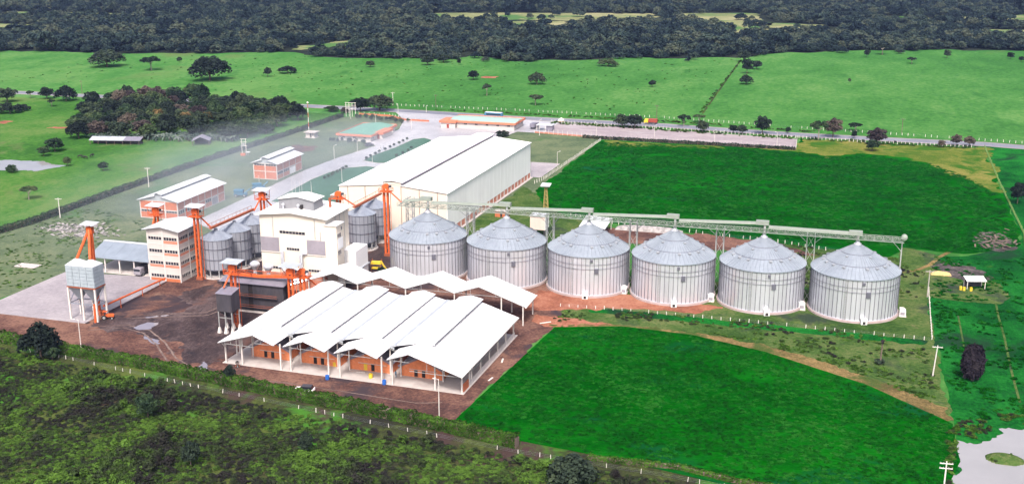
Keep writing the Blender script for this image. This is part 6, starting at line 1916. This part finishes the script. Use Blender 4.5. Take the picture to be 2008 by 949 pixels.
w_ = np.where(tall, rs.uniform(1.4, 2.8, n), rs.uniform(.6, 1.5, n)); h_ = np.where(tall, rs.uniform(1.0, 2.2, n), rs.uniform(.25, .8, n))
scatter('scrub', 'rough scrub and weeds covering the foreground below the hedge', np.stack([X, Y, 0 * X], 1), np.stack([w_, w_, h_], 1), rs.uniform(0, 6.28, n), rs.integers(0, 7, n), SS)


def patch_scatter(name, label, polys, dens, wr, hr, seed, thr=-.1, src=SS, avoid=()):
    r_ = np.random.default_rng(seed); PX = []; PY = []
    for q in polys:
        xs = [p[0] for p in q]; ys = [p[1] for p in q]
        m = int((max(xs) - min(xs)) * (max(ys) - min(ys)) * dens)
        x = r_.uniform(min(xs), max(xs), m); y = r_.uniform(min(ys), max(ys), m)
        kk = poly_sd(x, y, q) > .2
        for c in avoid: kk &= poly_sd(x, y, c) < 0
        x, y = x[kk], y[kk]
        nz_ = vnoise(x, y, .12, seed) + .5 * vnoise(x, y, .4, seed + 1)
        kk = nz_ > thr
        PX.append(x[kk]); PY.append(y[kk])
    x = np.concatenate(PX); y = np.concatenate(PY); n_ = len(x)
    w__ = r_.uniform(*wr, n_); h__ = r_.uniform(*hr, n_)
    scatter(name, label, np.stack([x, y, 0 * x + .03], 1), np.stack([w__, w__, h__], 1), r_.uniform(0, 6.28, n_), r_.integers(0, len(src), n_), src)


circ = [[(SP * i + 11.8 * math.cos(a), 11.8 * math.sin(a)) for a in np.linspace(0, 6.28, 16)[:-1]] for i in range(6)]
WEED = [cards_mesh('weed_piece', crown_cards('low', 90, .2, 700 + k)[0], M['leaf_hedge']) for k in range(3)]
patch_scatter('weeds', 'weeds and low bushes on the banks around the silos', [[(44, -32), (46, -21.5), (62, -17.5), (96, -17), (134, -18), (135, -52), (121, -43), (97, -28), (80, -25), (62, -26)], [(96, 58), (128, 52), (140, 44), (134, 14), (112, 14), (90, 22), (80, 40)]], .7, (.5, 1.5), (.2, .7), 41, .05, SS + WEED, circ)
patch_scatter('pond_side_weeds', 'weeds on the verge above the straw strip', [[(62, -28), (80, -28.5), (97, -33.5), (121, -47), (135.5, -60), (135.5, -54), (121, -42), (97, -29)]], 1.4, (.5, 1.4), (.2, .6), 57, -.1, WEED)
patch_scatter('meadow_weeds', 'taller weeds in the bright meadow on the right', [[(137, 58), (137, -72), (150, -62), (200, -50), (200, 120), (172, 110), (166, 62), (150, 55)]], .5, (.6, 1.8), (.2, .6), 42, .0, [cards_mesh('meadow_piece', crown_cards('low', 90, .2, 720 + k)[0], M['leaf_crop']) for k in range(3)])
patch_scatter('pasture_tufts', 'dark tufts dotting the far pasture', [[(-420, 300), (-420, 450), (-300, 490), (-60, 490), (30, 560), (30, 300)]], .008, (.8, 2.2), (.3, .8), 43, .05, WEED)
patch_scatter('verge_weeds', 'weeds along the ditches and highway verge', [[(-30, 250), (90, 241), (170, 239), (170, 247), (90, 248.5), (-30, 258)], [(35.2, 558), (37.2, 300), (39.2, 300), (36.8, 558)], [(-100, 275), (22, 272), (100, 262), (100, 266), (22, 277), (-100, 279)]], .5, (.8, 2.0), (.3, .9), 44, -.2, WEED + SS[:2])

CR = [cards_mesh('crop_piece', crown_cards('low', 42, .26, 800 + k)[0], M['leaf_crop']) for k in range(4)]
patch_scatter('crop_plants', 'dense green crop filling the south field', [[(46.6, -35.6), (41.2, -93), (53.5, -98), (74, -100.6), (98, -105), (132, -96.5), (136, -84), (136, -67.2), (120.2, -51.7), (97.5, -38), (80.1, -31.7), (62.3, -30.4)]], 1.3, (.7, 1.8), (.10, .24), 51, -.45, CR)
patch_scatter('north_crop_plants', 'dense green crop filling the north field behind the silos', [[(3, 107), (5.5, 211), (92, 213), (104, 203), (122, 213), (147, 203), (160, 178), (169, 145), (168, 90), (165, 76), (150, 63), (132, 65), (96, 60), (48, 68), (24, 76), (12, 86)]], .55, (1.0, 2.6), (.10, .24), 52, -.45, CR)

patch_scatter('pond_reeds', 'rough reeds and bushes around the right pond', [[(134.5, -72), (140, -73), (147, -64.5), (158, -61), (158, -56), (146, -60), (137, -66)], [(134.0, -98), (135.6, -84), (136.8, -75), (134.4, -74), (133.2, -98)], [(141.6, -82.5), (144, -83), (147.4, -81.5), (146, -79.2), (142, -79.2)]], 1.6, (.6, 1.6), (.3, .9), 55, -.3, WEED + SS[:2])
patch_scatter('lawn_tufts', 'uneven weeds on the lawn around the scrap heap', [[(-146, -60), (-146, 40), (-112, 26), (-96, 4), (-100, -30), (-101, -62)]], .35, (.6, 1.6), (.12, .35), 56, .0, WEED)

# heap of scrap in the left lawn
rd = np.random.default_rng(8)
db = MB()
for _ in range(260):
    c = rd.choice(3); x, y = [(-131, 9), (-119, 5), (-124, 12)][c]
    x += rd.normal(0, 4.2); y += rd.normal(0, 2.6)
    s = rd.uniform(.12, .45); L = rd.uniform(.2, .8); a = rd.uniform(0, 6.28); tz = rd.uniform(-.4, .4); z = rd.uniform(.05, .5)
    ca, sa = math.cos(a), math.sin(a)
    q = [(x + ca * px - sa * py, y + sa * px + ca * py, z + px * tz + pz) for pz in (0, .08) for px, py in ((-L, -s), (L, -s), (L, s), (-L, s))]
    db.hexa(q[:4], q[4:])
o = db.build('scrap_heap', M['debris']); tag(o, 'scattered heap of pale scrap and rubble on the left lawn', None, None, 'stuff')
db = MB()
for _ in range(45):
    x, y = 160 + rd.normal(0, 2.6), 80 + rd.normal(0, 5)
    s = rd.uniform(.15, .5); L = rd.uniform(.3, 1.4); a = rd.uniform(0, 6.28); z = rd.uniform(.05, .5); ca, sa = math.cos(a), math.sin(a)
    q = [(x + ca * px - sa * py, y + sa * px + ca * py, z + px * .2 + pz) for pz in (0, .1) for px, py in ((-L, -s), (L, -s), (L, s), (-L, s))]
    db.hexa(q[:4], q[4:])
o = db.build('brush_pile', M['bark']); tag(o, 'grey pile of branches and rubble at the corner of the north field', None, None, 'stuff')


# ------------------------------------------------------------------ air: even haze and the low smoke drifting over the service road
def vol_mat(name, col, dens, aniso=.2):
    m = bpy.data.materials.new(name)
    m.use_nodes = True
    n = m.node_tree.nodes; l = m.node_tree.links
    n.remove(n['Principled BSDF'])
    v = n.new('ShaderNodeVolumePrincipled')
    v.inputs['Color'].default_value = (*col, 1)
    v.inputs['Density'].default_value = dens
    v.inputs['Anisotropy'].default_value = aniso
    l.new(v.outputs[0], n['Material Output'].inputs['Volume'])
    return m, n, l, v


hz, n_, l_, v_ = vol_mat('haze_air', (.38, .52, 1.0), .00006)
o = MB().box(-2700, 2000, -420, 2700, -1.0, 110).build('haze', hz); tag(o, 'thin bluish haze over the whole plain', None, None, 'stuff')

sm, n_, l_, v_ = vol_mat('drifting_smoke', (.74, .84, 1.0), 0.0, .0)
tc = n_.new('ShaderNodeTexCoord')
mp = n_.new('ShaderNodeMapping'); l_.new(tc.outputs['Object'], mp.inputs['Vector'])
nz_ = noise_node(n_, l_, mp.outputs['Vector'], .03, 3, .55, .6)
gr = n_.new('ShaderNodeTexGradient'); gr.gradient_type = 'SPHERICAL'
ms_ = n_.new('ShaderNodeMapping'); ms_.inputs['Scale'].default_value = (1 / 75, 1 / 75, 1 / 22)
l_.new(tc.outputs['Object'], ms_.inputs['Vector']); l_.new(ms_.outputs['Vector'], gr.inputs['Vector'])
rp = ramp_node(n_, l_, nz_, [(.38, (.15, .15, .15)), (.65, (1, 1, 1))])
mm = n_.new('ShaderNodeMath'); mm.operation = 'MULTIPLY'; l_.new(gr.outputs['Fac'], mm.inputs[0]); l_.new(rp, mm.inputs[1])
m2 = n_.new('ShaderNodeMath'); m2.operation = 'MULTIPLY'; l_.new(mm.outputs[0], m2.inputs[0]); m2.inputs[1].default_value = .020
l_.new(m2.outputs[0], v_.inputs['Density'])
sm.cycles.volume_step_rate = 4.0
o = MB().lathe([(.02, .2), (74, .2), (74, 6), (60, 13), (30, 20), (.02, 21.8)], 24).build('smoke', sm, None, (-95, 85, 0.0))
o.scale = (1.12, 1.85, 1)
o['_'] = 0; del o['_']
tag(o, 'pale smoke drifting low over the service road', None, None, 'stuff')
